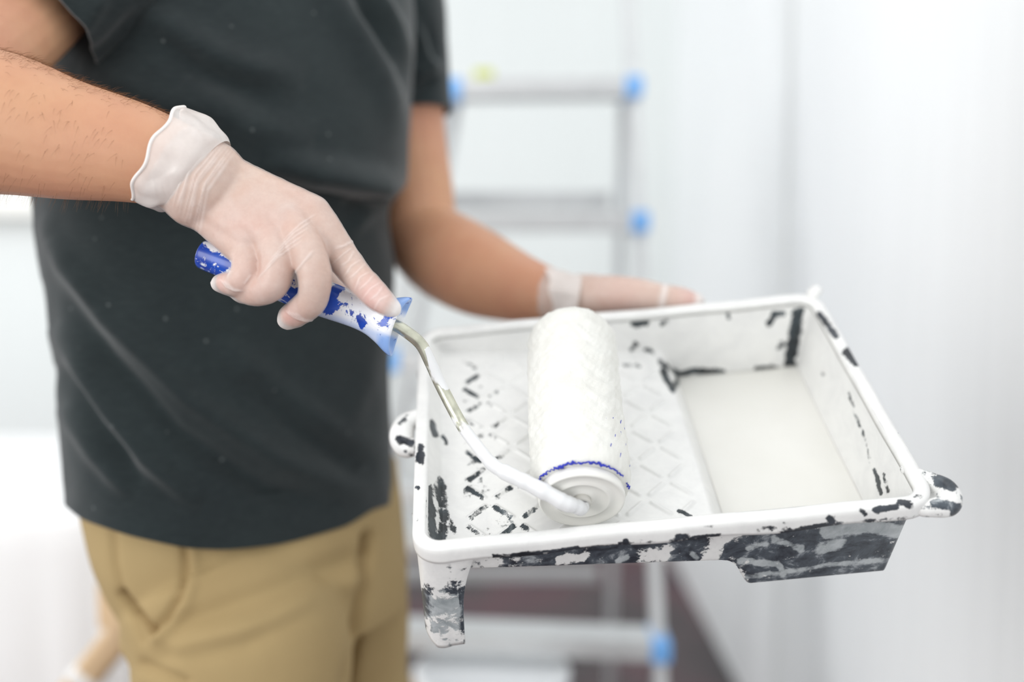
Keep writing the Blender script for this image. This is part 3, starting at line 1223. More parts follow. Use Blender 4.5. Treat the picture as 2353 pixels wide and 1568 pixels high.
# palm mass and metacarpals
mc = [((455, 368), (718, 492), 44, 43), ((440, 395), (672, 516), 46, 44), ((425, 420), (622, 546), 46, 42), ((410, 440), (566, 578), 44, 38)]
dep = [(.740, .735), (.736, .727), (.735, .725), (.738, .729)]
for (a, b_, r0, r1), (d0, d1) in zip(mc, dep):
    m_ = ((a[0] + b_[0]) / 2, (a[1] + b_[1]) / 2)
    jsweep(body, [(a[0], a[1], d0, r0), (m_[0], m_[1], (d0 + d1) / 2 + .002, (r0 + r1) / 2 - 1), (b_[0], b_[1], d1, r1)], ratio=0.95)
    jsweep(body, [(a[0] + 8, a[1] + 6, d0 + .014, r0 - 6), (b_[0] - 25, b_[1] - 10, d1 + .018, r1 - 6)], ratio=0.9)
for k in range(3):
    a = [(mc[k][e][0] + mc[k + 1][e][0]) / 2 for e in (0, 1)]
    b_ = [(mc[k][e][1] + mc[k + 1][e][1]) / 2 for e in (0, 1)]
    d0, d1 = (dep[k][0] + dep[k + 1][0]) / 2, (dep[k][1] + dep[k + 1][1]) / 2
    jsweep(body, [(a[0], b_[0], d0, 45), ((a[0] + a[1]) / 2, (b_[0] + b_[1]) / 2, (d0 + d1) / 2 + .0015, 43), (a[0] * .12 + a[1] * .88, b_[0] * .12 + b_[1] * .88, d1 + .0018, 40)], ratio=0.97)
fingers = {
    'index': [(718, 492, .735, 42), (748, 535, .734, 41), (784, 588, .734, 38), (818, 632, .727, 34), (845, 660, .719, 33), (868, 684, .711, 31), (886, 700, .706, 25)],
    'middle': [(674, 516, .727, 42), (708, 580, .716, 40), (724, 640, .712, 38), (718, 688, .716, 34), (698, 708, .724, 32), (678, 722, .732, 29), (670, 726, .735, 27)],
    'ring': [(624, 546, .725, 41), (638, 600, .717, 38), (630, 647, .714, 36), (610, 665, .717, 34), (584, 671, .725, 32), (562, 668, .733, 28)],
    'pinky': [(568, 578, .729, 37), (568, 612, .722, 34), (560, 638, .719, 33), (548, 649, .722, 30), (528, 652, .729, 26), (516, 649, .733, 22)],
}
for nm, J in fingers.items():
    jsweep(body, J, per=7, ns=20, ratio=1.0)
# thumb, behind the handle: leaves the side of the palm near the wrist and closes from below
jsweep(body, [(500, 400, .752, 44), (590, 470, .772, 44), (680, 560, .786, 38), (735, 625, .788, 34), (775, 665, .786, 30), (800, 684, .784, 24)], per=7)
# left arm
jsweep(body, [(850, -120, 1.17, 112), (905, 80, 1.2, 106), (928, 300, 1.21, 96), (950, 440, 1.205, 92), (968, 555, 1.19, 86)], ratio=0.95)
jsweep(body, [(962, 545, 1.19, 88), (1020, 585, 1.155, 102), (1100, 628, 1.10, 100), (1190, 662, 1.045, 80), (1270, 682, 1.0, 62), (1310, 690, .985, 56)], per=10, ns=28, ratio=0.9)
# left hand: palm behind the tray, thumb along its rim, fingers underneath
jsweep(body, [(1290, 690, .99, 58), (1370, 688, .975, 56), (1450, 700, .968, 46)], ratio=0.7)
jsweep(body, [(1300, 690, .985, 50), (1385, 680, .968, 47), (1460, 680, .956, 41), (1520, 686, .948, 33), (1565, 690, .944, 29), (1598, 694, .942, 20)], per=8)
for k in range(4):
    x = -0.055 + k * 0.021
    x += .012
    loc = np.array([[x - .005, TW / 2 + .034, -.046], [x, TW / 2 + .034, -.050], [x + .004, TW / 2 + .010, -.070], [x + .008, TW / 2 - .018, -.069], [x + .010, TW / 2 - .038, -.067]])
    W4 = catmull(np.hstack([tw(loc), np.array([[.0125], [.0115], [.0105], [.0095], [.008]])]), 7)
    sweep(body, W4[:, :3], W4[:, 3], None, 16)

# torso, neck, head, hips and legs (inside the clothes or above the frame)
TH = math.radians(40)
MAJ, MIN_ = np.array([math.cos(TH), math.sin(TH), 0]), np.array([math.sin(TH), -math.cos(TH), 0])
TORSO = [(-300, 470, 660), (-262, 400, 735), (-215, 255, 850), (-150, 170, 915), (-60, 140, 945), (40, 118, 955), (150, 95, 952), (280, 75, 945), (390, 64, 940), (425, 65, 934), (450, 66, 912), (475, 70, 895), (520, 76, 893), (600, 88, 903), (700, 102, 901),
         (800, 115, 897), (900, 127, 898), (1000, 137, 900), (1100, 145, 902), (1150, 148, 903), (1178, 150, 904)]
TORSO = catmull(np.array(TORSO, float), 8)
DT = 1.08


def torso_rings(shrink=0.0, rows=TORSO, ns=60, power=2.3, ratio=0.74):
    th = np.linspace(0, 2 * math.pi, ns, endpoint=False)
    c, s = np.cos(th), np.sin(th)
    c2 = np.sign(c) * np.abs(c) ** (2 / power)
    s2 = np.sign(s) * np.abs(s) ** (2 / power)
    V = []
    for y, l, r in rows:
        ctr = P((l + r) / 2, y, DT)
        w = (r - l) / 2 / F * DT
        sc = w / math.sqrt(math.cos(TH) ** 2 + (ratio * math.sin(TH)) ** 2)
        belly = 1 + 0.10 * math.exp(-((y - 330) / 260) ** 2) + 0.04 * math.exp(-((y - 900) / 250) ** 2)
        V.append(ctr + np.outer(c2 * (sc - shrink), MAJ) + np.outer(np.where(s2 > 0, s2 * belly, s2) * (sc * ratio - shrink), MIN_))
    return np.array(V)


def edge(y, col, tab):
    return np.interp(y, tab[:, 0], tab[:, col])


TAB = TORSO.copy()
for _ in range(14):
    RG = torso_rings(0.0, TORSO, 120)
    for i in range(len(TORSO)):
        a_, b_, _d = proj(RG[i])
        k0, k1 = int(np.argmin(a_)), int(np.argmax(a_))
        TORSO[i, 1] += 0.6 * (edge(b_[k0], 1, TAB) - a_[k0])
        TORSO[i, 2] += 0.6 * (edge(b_[k1], 2, TAB) - a_[k1])
TORSO[TORSO[:, 0] < -100] = TAB[TAB[:, 0] < -100]

tr = torso_rings(0.022, TORSO[:120:4], 40)
body.add(tr.reshape(-1, 3), ring_faces(len(tr), 40))
nk = P(565, -300, DT)
sweep(body, catmull([nk + (0, 0, -.10), nk + (0, 0, .0), nk + (0.03, -0.03, .09)], 5), 0.062, None, 24)
hc = nk + np.array([0.055, -0.055, 0.165])         # head, turned and bowed towards the tray
hf = np.array([0.62, -0.62, -0.48]); hf /= np.linalg.norm(hf)
hs_ = np.cross(hf, (0, 0, 1.0)); hs_ /= np.linalg.norm(hs_)
hu_ = np.cross(hs_, hf)


def head_pt(f, s, u):
    return hc + hf * f + hs_ * s + hu_ * u


def ellipsoid(mb, c, ax, n=16):
    V = []
    for i in range(1, n):
        a = math.pi * i / n
        for j in range(2 * n):
            b_ = math.pi * j / n
            V.append(c + ax[0] * math.cos(a) + (ax[1] * math.cos(b_) + ax[2] * math.sin(b_)) * math.sin(a))
    mb.add(np.array(V), ring_faces(n - 1, 2 * n))


ellipsoid(body, hc + hu_ * 0.025 - hf * 0.01, (hu_ * .095, hf * .098, hs_ * .078))
ellipsoid(body, head_pt(0.028, 0, -0.045), (hu_ * .075, hf * .062, hs_ * .060))
sweep(body, np.array([head_pt(.085, 0, .012), head_pt(.105, 0, -.018), head_pt(.108, 0, -.032)]), [.008, .012, .015], None, 12)
for s_ in (-1, 1):
    ellipsoid(body, head_pt(-.012, s_ * .080, -.008), (hu_ * .032, hf * .018, hs_ * .008), 8)
    ellipsoid(body, head_pt(.078, s_ * .034, .022), (hu_ * .007, hf * .014, hs_ * .022), 8)
ellipsoid(body, head_pt(.080, 0, -.062), (hu_ * .006, hf * .012, hs_ * .025), 8)
ellipsoid(body, head_pt(.080, 0, -.073), (hu_ * .007, hf * .011, hs_ * .021), 8)
hipc = P(545, 1180, DT + .01)
ellipsoid(body, hipc + (0, 0, .0), (np.array([0, 0, .15]), MAJ * .135, MIN_ * .095))
LEG = {}
for nm, topx, d0, fx, dfl in (('r', 520, 1.03, 470, 1.0), ('l', 790, 1.17, 800, 1.20)):
    hip = P(topx, 1270, d0)
    kn = np.array([hip[0] * 1.0 + (0.0 if nm == 'r' else .01), hip[1] - .005, 0.47])
    an = np.array([hip[0] - .005, hip[1] + .02, 0.085])
    LEG[nm] = (hip, kn, an)
    C = catmull(np.array([list(hip) + [.058], list((hip + kn) / 2) + [.056], list(kn) + [.046], list((kn + an) / 2 + (0, .01, 0.05)) + [.047], list(an) + [.036]]), 6)
    sweep(body, C[:, :3], C[:, 3], None, 24, ref=np.array([0, 1.0, 0]))
    ft = an + np.array([.10, -.13, -.045])
    sweep(body, np.array([an + (0, .02, -.045), (an + ft) / 2 + (0, 0, -.02), ft]), [.034, .034, .028], [.030, .026, .02], 16, ref=np.array([0, 0, 1.0]))
me = remesh(body.mesh('person'), 0.0021, 3, 0.5)
BV = verts(me)
px, py, dd = proj(BV)
bl = np.zeros(len(BV))
for tip, w, a in ((P(858, 688, .710), .017, .75), (P(672, 728, .725), .012, .5), (P(512, 650, .727), .010, .5), (P(1590, 694, .94), .018, .7), (P(1430, 690, .95), .03, .25), (P(560, 640, .71), .03, .15)):
    bl = np.maximum(bl, a * np.exp(-(np.linalg.norm(BV - tip, axis=1) / w) ** 2))
bl = np.maximum(bl, 0.20 * np.exp(-(((px - 560) / 120) ** 2 + ((py - 520) / 60) ** 2)) * (dd < .8))
attr(me, 'blush', bl)
person = link('person', me, M_skin)
# put the origin of the person on the floor between the feet
org = np.array([(LEG['r'][2][0] + LEG['l'][2][0]) / 2, (LEG['r'][2][1] + LEG['l'][2][1]) / 2, 0.0])
setv(me, BV - org)
person.location = org
tag(person, 'man in charcoal t-shirt and khaki trousers holding a paint roller and a paint tray', 'person')
bpy.context.view_layer.update()


def wear(name, me, mat, parent=None):
    setv(me, verts(me) - org)
    return link(name, me, mat, parent or person)


# ---- gloves: thin shells grown from the hand surface
BN = normals(me)
polys = np.array([p.vertices[:] if len(p.vertices) == 4 else tuple(p.vertices) + (p.vertices[-1],) for p in me.polygons])


def shell(sel, off):
    f = polys[sel[polys].all(axis=1)]
    ids, inv = np.unique(f, return_inverse=True)
    f = inv.reshape(f.shape)
    m = mesh('g', BV[ids] + BN[ids] * off, [tuple(dict.fromkeys(q)) for q in f.tolist()])
    return m


def subdiv(me, n=1):
    o = bpy.data.objects.new('tmp', me)
    COL.objects.link(o)
    s = o.modifiers.new('s', 'SUBSURF')
    s.levels = n
    s.render_levels = n
    dg = bpy.context.evaluated_depsgraph_get()
    r = bpy.data.meshes.new_from_object(o.evaluated_get(dg))
    bpy.data.objects.remove(o)
    return r


wr = P(430, 385, .735)
hand_dir = P(620, 500, .733) - wr
hand_dir /= np.linalg.norm(hand_dir)
selR = ((BV - wr) @ hand_dir > -0.012) & (np.linalg.norm(BV - P(640, 560, .74), axis=1) < 0.17) & (dd < 0.83)
gm = subdiv(shell(selR, 0.0008), 1)
GV, GN = verts(gm), normals(gm)
px, py, dd2 = proj(GV)
front = (GN @ FWD) < 0.15
cre = np.zeros(len(GV))
disp = np.zeros(len(GV))
wr_lines = []
for k in range(9):           # wrist creases that run round the wrist
    u = k / 8
    a, b_ = (492 + 52 * u, 312 + 30 * u), (396 + 60 * u, 478 + 70 * u)
    m_ = ((a[0] + b_[0]) / 2 - 12 + 6 * math.sin(k * 2.3), (a[1] + b_[1]) / 2 - 10)
    wr_lines.append(([a, (m_[0] - 8, m_[1] + 4 * math.sin(k * 1.7)), b_], 2.0 + (k % 3) * .9, 0.0008 * (1 - 0.6 * u)))
for k in range(5):           # taut lines from the knuckles to the finger webs
    wr_lines.append(([(590 + 15 * k, 642 - 22 * k), (638 + 13 * k, 592 - 19 * k), (694 + 8 * k, 552 - 15 * k)], 1.9, 0.0006))
wr_lines += [([(668, 640), (700, 600), (722, 574)], 2.8, 0.0008), ([(500, 606), (530, 625), (520, 640)], 3, .0007), ([(768, 572), (790, 566), (815, 552)], 3, .0008), ([(560, 655), (578, 630)], 3, .0005)]
for k in range(9):           # short wrinkles across the straight index finger
    cxk, cyk = 786 + 11 * k, 588 + 13 * k
    q = (0, 9, -5, 4, -8, 6, -3, 8, -6)[k]
    wr_lines.append(([(cxk - 24 + abs(q), cyk + 20 - q), (cxk + q * .4, cyk - 2), (cxk + 25 - abs(q) * .8, cyk - 20 - q * .6)], 1.7 + .12 * abs(q) * .5, 0.00045))
for k in range(4):
    wr_lines.append(([(656 + 7 * k, 712 + 2 * k), (676 + 8 * k, 730 + 2 * k), (704 + 8 * k, 742 - 2 * k)], 2.2, .0006))
for k in range(3):
    wr_lines.append(([(505 + 8 * k, 640 + 5 * k), (520 + 9 * k, 660 + 3 * k), (548 + 7 * k, 672 - k)], 2.2, .0005))
for poly, w, a in wr_lines:
    g = fold(px, py, poly, w, 1.0)
    disp += g * a
    cre = np.maximum(cre, g * 0.16)
fine = vnoise(GV, 520, 8)
disp = disp * front + 0.00018 * fine + 0.0002 * vnoise(GV, 190, 9)
tipw = np.zeros(len(GV))
# spare latex standing off the fingertips
for tip, dirp, w, a in ((P(896, 706, .705), P(923, 720, .704), .0105, .0050), (P(664, 734, .735), P(642, 752, .738), .0085, .0045), (P(508, 650, .733), P(488, 655, .735), .0075, .0050), (P(552, 672, .733), P(530, 690, .735), .007, .003)):
    dv = dirp - tip
    dv /= np.linalg.norm(dv)
    g = np.exp(-(np.linalg.norm(GV - tip, axis=1) / w) ** 2) * np.clip((GN @ dv) + 0.2, 0, 1)
    GV = GV + dv * (g * a)[:, None]
    tipw = np.maximum(tipw, g)
cre = np.maximum(cre * front, 0.55 * np.clip(tipw * 1.6 - 0.25, 0, 1))
GV = GV + GN * disp[:, None]
setv(gm, GV)
wk = np.zeros(len(GV))
for c_, r_ in (((455, 395), 95), ((420, 470), 60), ((835, 640), 62), ((790, 590), 40), ((890, 695), 40), ((675, 725), 42), ((520, 655), 36), ((600, 690), 34), ((660, 590), 55), ((745, 560), 45)):
    wk = np.maximum(wk, np.exp(-(np.hypot(px - c_[0], py - c_[1]) / r_) ** 2))
attr(gm, 'wrinkle', 0.12 + 0.88 * wk)
attr(gm, 'crease', np.clip(cre, 0, 0.6))
glove = wear('glove', gm, M_glove)
glove['label'] = 'translucent white latex glove on the roller hand'

# flared loose cuff
def cuff_ring(c, half, depth_half, n=110, tilt=0.0, ruff=0.0, ph=0.0):
    c3 = P(*c)
    hv = P(c[0] + half[0], c[1] + half[1], c[2]) - c3
    ax = P(620, 500, c[2]) - P(430, 385, c[2])
    ax /= np.linalg.norm(ax)
    out = []
    for k in range(n):
        a = 2 * math.pi * k / n
        q = c3 + hv * math.cos(a) + FWD * depth_half * math.sin(a) - ax * tilt * math.sin(a)
        rr = 1 + ruff * (0.5 * math.sin(5 * a + ph) + 0.35 * math.sin(9 * a + 1 + ph) + 0.3 * math.sin(14 * a + 2))
        q = c3 + (q - c3) * rr + ax * ruff * 0.06 * math.sin(7 * a + ph)
        out.append(q)
    return np.array(out)


def cuff(rows, name, mat, parent, thick=0.0008, per=7):
    R = []
    arr = np.array([[*c, *h, dh, tl, rf, ph] for c, h, dh, tl, rf, ph in rows], float)
    arr = catmull(arr, per)
    for r in arr:
        R.append(cuff_ring(r[0:3], r[3:5], r[5], tilt=r[6], ruff=r[7], ph=r[8]))
    R = np.array(R)
    m = mesh(name, R.reshape(-1, 3), ring_faces(len(R), R.shape[1], False, False))
    fix_normals(m)
    attr(m, 'crease', np.zeros(len(m.vertices)))
    attr(m, 'wrinkle', np.full(len(m.vertices), .7))
    return R, wear(name, m, mat, parent)


R, cf = cuff([((476, 404, .737), (50, -78), .0255, 0.0, .00, 0), ((462, 398, .736), (56, -87), .0305, 0.0, .012, .3), ((440, 388, .735), (60, -93), .0322, 0.002, .03, .6), ((412, 378, .735), (64, -106), .033, .004, .05, 1.0), ((386, 366, .735), (62, -108), .035, .006, .03, 1.4), ((363, 354, .735), (56, -107), .0365, .008, .028, 1.8)], 'cuff', M_cuff, glove)
cf['label'] = 'loose ruffled cuff of the glove'
mb = MB()
rim_pts = np.vstack([R[-1], R[-1][:2]])
sweep(mb, rim_pts, 0.0013, None, 8, False)
m = mb.mesh('cuff_hem')
attr(m, 'crease', np.full(len(m.vertices), .2))
wear('cuff_hem', m, M_hem, glove)

# left glove
wl = P(1275, 684, 1.0)
dl = P(1420, 690, .96) - wl
dl /= np.linalg.norm(dl)
px, py, dd = proj(BV)
selL = ((BV - wl) @ dl > -0.005) & (np.linalg.norm(BV - P(1440, 720, .96), axis=1) < 0.16) & (dd > .84) & (px > 1200) & (py < 1050)
gm = shell(selL, 0.0008)
GV = verts(gm)
px, py, _ = proj(GV)
cre = fold(px, py, [(1518, 712), (1530, 650)], 7, .4, False) + 0.45 * np.clip((px - 1592) / 12, 0, 1)
attr(gm, 'crease', np.clip(cre, 0, .6))
glove2 = wear('glove', gm, M_glove)
glove2['label'] = 'translucent white latex glove on the tray hand'
R, cf2 = cuff([((1325, 690, .98), (10, -56), .030, 0, .0, 0), ((1295, 686, .99), (4, -62), .032, 0, .03, 1), ((1262, 684, 1.0), (-8, -70), .034, 0, .03, 2)], 'cuff', M_cuff, glove2)

# hair on the forearms
mb = MB()
cand = np.where((dd < 0.80) & (px_b := (proj(BV)[0]) > -120) & (proj(BV)[0] < 395))[0]
pxb, pyb, ddb = proj(BV)
cand = np.array([i for i in cand if ((BV[i] - wr) @ hand_dir) < -0.03 and (BV[i] - wr) @ hand_dir > -0.26])
if len(cand):
    tops = cand[(BN[cand] @ UPV) > 0.72]
    pick = np.concatenate([rng.choice(cand, min(1300, len(cand)), replace=False), rng.choice(tops, min(1500, len(tops)), replace=False)])
    along = hand_dir
    for i in pick:
        nrm = BN[i]
        top = np.clip(nrm @ UPV, 0, 1)
        facing = -(nrm @ FWD)
        if facing > 0.25 and rng.random() < 0.62:
            continue
        ln = rng.uniform(.005, .010)
        dirn = (along * rng.uniform(.5, 1.2) + UPV * .1 if top > .55 else -RGT * rng.uniform(.1, .6) - UPV * rng.uniform(.5, 1.0)) + nrm * rng.uniform(.05, .35) + rng.normal(size=3) * .16
        dirn /= np.linalg.norm(dirn)
        p0 = BV[i] - nrm * .0003
        C = np.array([p0, p0 + nrm * .0012 + dirn * ln * .5, p0 + nrm * .0014 + dirn * ln - UPV * .001])
        sweep(mb, C, [.00008, .00006, .00002], None, 3, False)
hm = mb.mesh('arm_hair')
hr_o = wear('arm_hair', hm, M_armhair)
hr_o['kind'] = 'stuff'

# ---- shirt
NSH = 420
rows = catmull(TORSO[np.r_[0:len(TORSO):4, len(TORSO) - 1]], 9)
SR = torso_rings(0.0, rows, NSH)
nr = len(SR)
SV = SR.reshape(-1, 3)
ctr = np.repeat(SR.mean(1), NSH, axis=0)
nrm = SV - ctr
nrm[:, 2] = 0
nrm /= np.linalg.norm(nrm, axis=1)[:, None] + 1e-9
px, py, dd = proj(SV)
fr = np.clip(-(nrm @ FWD) * 2 + 0.5, 0, 1)
D = np.zeros(len(SV))
FOLDS = [
    # belly overhang and the pinch at the left elbow
    ([(600, 372), (760, 396), (880, 420), (940, 425)], 30, .020), ([(620, 392), (770, 420), (870, 446), (940, 456)], 17, -.024), ([(900, 480), (850, 490), (800, 540)], 18, .006), ([(905, 470), (860, 455), (780, 470)], 10, -.006),
    # chest to sleeve creases
    ([(800, -40), (870, 60), (925, 150), (950, 240)], 20, -.014), ([(850, -40), (915, 60), (960, 170)], 16, .010), ([(740, -40), (830, 80), (900, 200), (935, 320)], 34, .008),
    # drapes running down from the left flank
    ([(110, 560), (250, 740), (440, 920), (650, 1060), (860, 1150)], 30, .011), ([(105, 640), (240, 830), (400, 1000), (600, 1120), (780, 1180)], 28, -.010), ([(120, 760), (230, 930), (340, 1070), (460, 1170)], 26, .011), ([(130, 850), (220, 1000), (330, 1140)], 22, -.010),
    ([(140, 960), (220, 1080), (300, 1170)], 20, .006), ([(90, 500), (160, 620), (230, 700)], 24, .005), ([(500, 780), (660, 920), (860, 1060)], 34, .008), ([(560, 860), (700, 990), (880, 1110)], 30, -.008), ([(880, 700), (860, 850), (800, 1000)], 30, .004),
    ([(300, 0), (420, 90), (560, 160), (700, 180)], 40, .009), ([(340, 60), (470, 170), (640, 230)], 34, -.008), ([(180, 155), (340, 215), (520, 280)], 26, .004), ([(420, 180), (560, 290), (720, 330)], 44, .008)]
for poly, w, a in FOLDS:
    D += fold(px, py, poly, w, a) * fr
D += 0.0016 * vnoise(SV, 26, 11) + 0.0006 * vnoise(SV, 90, 12)
SV = SV + nrm * D[:, None]
SV[:, 2] -= fold(px, py, [(600, 380), (760, 402), (880, 424), (940, 430)], 26, .014) * fr
# hem: drooping in front, level behind
HEM = np.array([(148, 1152), (190, 1187), (300, 1227), (430, 1259), (520, 1264), (650, 1251), (800, 1208), (880, 1152), (905, 1097)], float)
lx_, ly_, ld_ = proj(SV[(nr - 1) * NSH:])
want = np.interp(lx_, HEM[:, 0], HEM[:, 1])
dz = (ly_ - want) / F * ld_ / math.cos(PITCH)
front_w = np.clip(0.5 - (nrm[(nr - 1) * NSH:] @ FWD) * 3, 0, 1)
dz = dz * front_w
for _ in range(20):
    dz = (np.roll(dz, 1) + dz + np.roll(dz, -1)) / 3
wrow = np.clip((np.arange(nr) / (nr - 1) - 0.55) / 0.45, 0, 1) ** 1.6
SV[:, 2] += (wrow[:, None] * dz[None, :]).ravel()
Fs = ring_faces(nr, NSH, True, False)
smb = MB()
smb.add(SV, Fs)
# inner face of the hem
last = SV[(nr - 1) * NSH:]
inn = last - nrm[(nr - 1) * NSH:] * .004
up = inn + np.array([0, 0, .05]) - nrm[(nr - 1) * NSH:] * .002
smb.add(np.vstack([last, inn, up]), ring_faces(3, NSH, False, False))


def sleeve_tube(J, open_dir, folds, n=110, m=60, flat=1.0, lip=.0035):
    W4 = catmull(np.array([list(P(a, b, d)) + [r / F * d] for a, b, d, r in J]), m // (len(J) - 1))
    T, U, Wd = frames(W4[:, :3])
    th = np.linspace(0, 2 * math.pi, n, endpoint=False)
    V, N = [], []
    for i in range(len(W4)):
        nn = np.outer(np.cos(th), U[i]) + np.outer(np.sin(th), Wd[i]) * flat
        sl = open_dir[0] * np.cos(th) + open_dir[1] * np.sin(th)
        f = (i / (len(W4) - 1)) ** 2
        V.append(W4[i, :3] + nn * W4[i, 3] + np.outer(sl * f, T[i]))
        N.append(nn)
    V, N = np.concatenate(V), np.concatenate(N)
    px, py, _ = proj(V)
    D = np.zeros(len(V))
    for poly, w, a in folds:
        D += fold(px, py, poly, w, a)
    D += .0015 * vnoise(V, 40, 21)
    V = V + N * D[:, None]
    L = len(W4)
    smb.add(V, ring_faces(L, n, True, False))
    e = V[(L - 1) * n:]
    en = N[(L - 1) * n:]
    smb.add(np.vstack([e, e - en * lip, e - en * lip * 1.2 - T[-1] * .06]), ring_faces(3, n, False, False))


# right sleeve opens towards the lower left, left sleeve hangs straight
sleeve_tube([(500, -258, 1.06, 105), (450, -225, 1.02, 145), (380, -200, .97, 180), (270, -130, .935, 185), (165, -45, .905, 182), (84, 24, .888, 172)], (.0, 0), [([(330, 10), (250, 100), (190, 150)], 18, -.005), ([(240, -20), (170, 90)], 22, .006)])
sleeve_tube([(660, -252, 1.09, 95), (730, -215, 1.115, 125), (800, -150, 1.15, 150), (880, -20, 1.18, 136), (912, 110, 1.2, 118), (922, 200, 1.205, 112), (932, 268, 1.205, 104)], (.0, 0),
            [([(930, 0), (985, 80), (1005, 150)], 14, -.006), ([(900, -30), (965, 60), (1000, 180)], 14, .006), ([(1005, 175), (960, 200), (940, 205)], 12, -.007), ([(1012, 140), (980, 165), (950, 170)], 14, .006)])
me = smb.mesh('t_shirt')
fix_normals(me)
shirt = wear('t_shirt', me, M_shirt)
shirt['label'] = 'charcoal grey short-sleeved t-shirt'

# ---- trousers
tm = MB()
prow = catmull(np.array([(1080, 168, 915), (1150, 172, 925), (1220, 186, 932), (1300, 205, 936), (1380, 238, 936), (1430, 270, 936)], float), 6)
th = np.linspace(0, 2 * math.pi, 60, endpoint=False)
V = []
PT = prow.copy()
for _ in range(12):
    for i in range(len(prow)):
        y, l, r = prow[i]
        c = P((l + r) / 2, y, DT + .01)
        w = (r - l) / 2 / F * (DT + .01)
        sc = w / math.sqrt(math.cos(TH) ** 2 + (.72 * math.sin(TH)) ** 2)
        a_, b_, _d = proj(c + np.outer(np.cos(th) * sc, MAJ) + np.outer(np.sin(th) * sc * .70, MIN_))
        k0, k1 = int(np.argmin(a_)), int(np.argmax(a_))
        prow[i, 1] += .6 * (np.interp(b_[k0], PT[:, 0], PT[:, 1]) - a_[k0])
        prow[i, 2] += .6 * (np.interp(b_[k1], PT[:, 0], PT[:, 2]) - a_[k1])
for y, l, r in prow:
    c = P((l + r) / 2, y, DT + .01)
    w = (r - l) / 2 / F * (DT + .01)
    sc = w / math.sqrt(math.cos(TH) ** 2 + (.72 * math.sin(TH)) ** 2)
    V.append(c + np.outer(np.cos(th) * sc, MAJ) + np.outer(np.sin(th) * sc * .70, MIN_))
tm.add(np.concatenate(V), ring_faces(len(prow), 60))
def leg(J, foot, k):
    W4 = np.array([list(P(a, b, d)) + [r / F * d] for a, b, d, r in J])
    an = LEG[k][2]
    kn = LEG[k][1]
    W4 = np.vstack([W4, list((W4[-1, :3] * .35 + kn * .65)) + [.088], list(kn) + [.078], list((kn + an) / 2) + [.072], list(an + (0, 0, -.03)) + [.068]])
    Q = catmull(W4, 8)
    sweep(tm, Q[:, :3], Q[:, 3], Q[:, 3] * .95, 40, False, ref=np.array([0, 1.0, 0]))


leg([(490, 1330, 1.03, 225), (545, 1450, 1.02, 245), (562, 1560, 1.015, 246)], None, 'r')
leg([(750, 1300, 1.17, 182), (776, 1440, 1.17, 164), (786, 1570, 1.175, 154)], None, 'l')
me = remesh(tm.mesh('trousers'), 0.0042, 8, .5)
V, N = verts(me), normals(me)
px, py, dd = proj(V)
fr = np.clip(-(N @ FWD) * 2, 0, 1)
D = np.zeros(len(V))
seam_shade = np.zeros(len(V))  # seam lines, plus painted shade where pocket and legs crease
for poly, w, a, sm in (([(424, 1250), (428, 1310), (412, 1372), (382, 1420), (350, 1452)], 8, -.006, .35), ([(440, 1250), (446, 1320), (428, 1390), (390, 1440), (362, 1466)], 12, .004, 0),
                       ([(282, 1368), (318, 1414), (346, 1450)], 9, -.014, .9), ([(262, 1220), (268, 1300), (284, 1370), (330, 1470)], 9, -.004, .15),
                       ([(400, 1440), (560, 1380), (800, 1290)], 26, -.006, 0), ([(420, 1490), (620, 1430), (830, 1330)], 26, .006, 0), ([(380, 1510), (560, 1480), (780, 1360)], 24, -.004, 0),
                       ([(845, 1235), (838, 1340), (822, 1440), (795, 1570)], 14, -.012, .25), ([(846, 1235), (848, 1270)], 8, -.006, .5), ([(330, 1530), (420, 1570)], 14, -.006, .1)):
    g = fold(px, py, poly, w, 1.0, False)
    D += g * a * fr
    seam_shade = np.maximum(seam_shade, g * sm * fr)
V = V + N * (D + .002 * vnoise(V, 30, 31))[:, None]
setv(me, V)
attr(me, 'seam_shade', seam_shade)
trs = wear('trousers', me, M_trousers)
trs['label'] = 'khaki cotton trousers with slanted side pocket'

for k in ('r', 'l'):
    an = LEG[k][2]
    mb = MB()
    ft = an + np.array([.135, -.175, -.055])
    C = catmull([an + np.array([-.02, .035, -.040]), an + np.array([.02, -.02, -.045]), an + np.array([.08, -.10, -.052]), ft], 6)
    sweep(mb, C, np.interp(np.arange(len(C)), [0, 9, 18], [.040, .048, .040]), np.interp(np.arange(len(C)), [0, 9, 18], [.040, .038, .026]), 24, True, ref=np.array([0, 0, 1.0]))
    sweep(mb, np.array([an + (-.005, .01, -.03), an + (-.005, .012, .05)]), .052, None, 24, False, ref=np.array([0, 1.0, 0]))
    me = remesh(mb.mesh('shoe'), .005, 4)
    V = verts(me)
    V[:, 2] = np.maximum(V[:, 2], 0.001)
    setv(me, V)
    wear('shoe', me, M_shoe)
mb = MB()
ellipsoid(mb, hc + hu_ * 0.036 - hf * 0.022, (hu_ * .098, hf * .098, hs_ * .086))
wear('hair', remesh(mb.mesh('hair'), .005, 3), M_hair)
for s_ in (-1, 1):
    mb = MB()
    ellipsoid(mb, head_pt(.079, s_ * .033, .004), (hu_ * .010, hf * .010, hs_ * .013), 8)
    wear('eye', mb.mesh('eye'), M_eye)
    mb = MB()
    ellipsoid(mb, head_pt(.0875, s_ * .033, .000), (hu_ * .0055, hf * .0025, hs_ * .0055), 6)
    wear('iris', mb.mesh('iris'), M_hair)

# ------------------------------------------------------------------ stepladder behind
LD = 2.02


def line_at_z(a, b, z):
    t = (z - a[2]) / (b[2] - a[2])
    return a + (b - a) * t


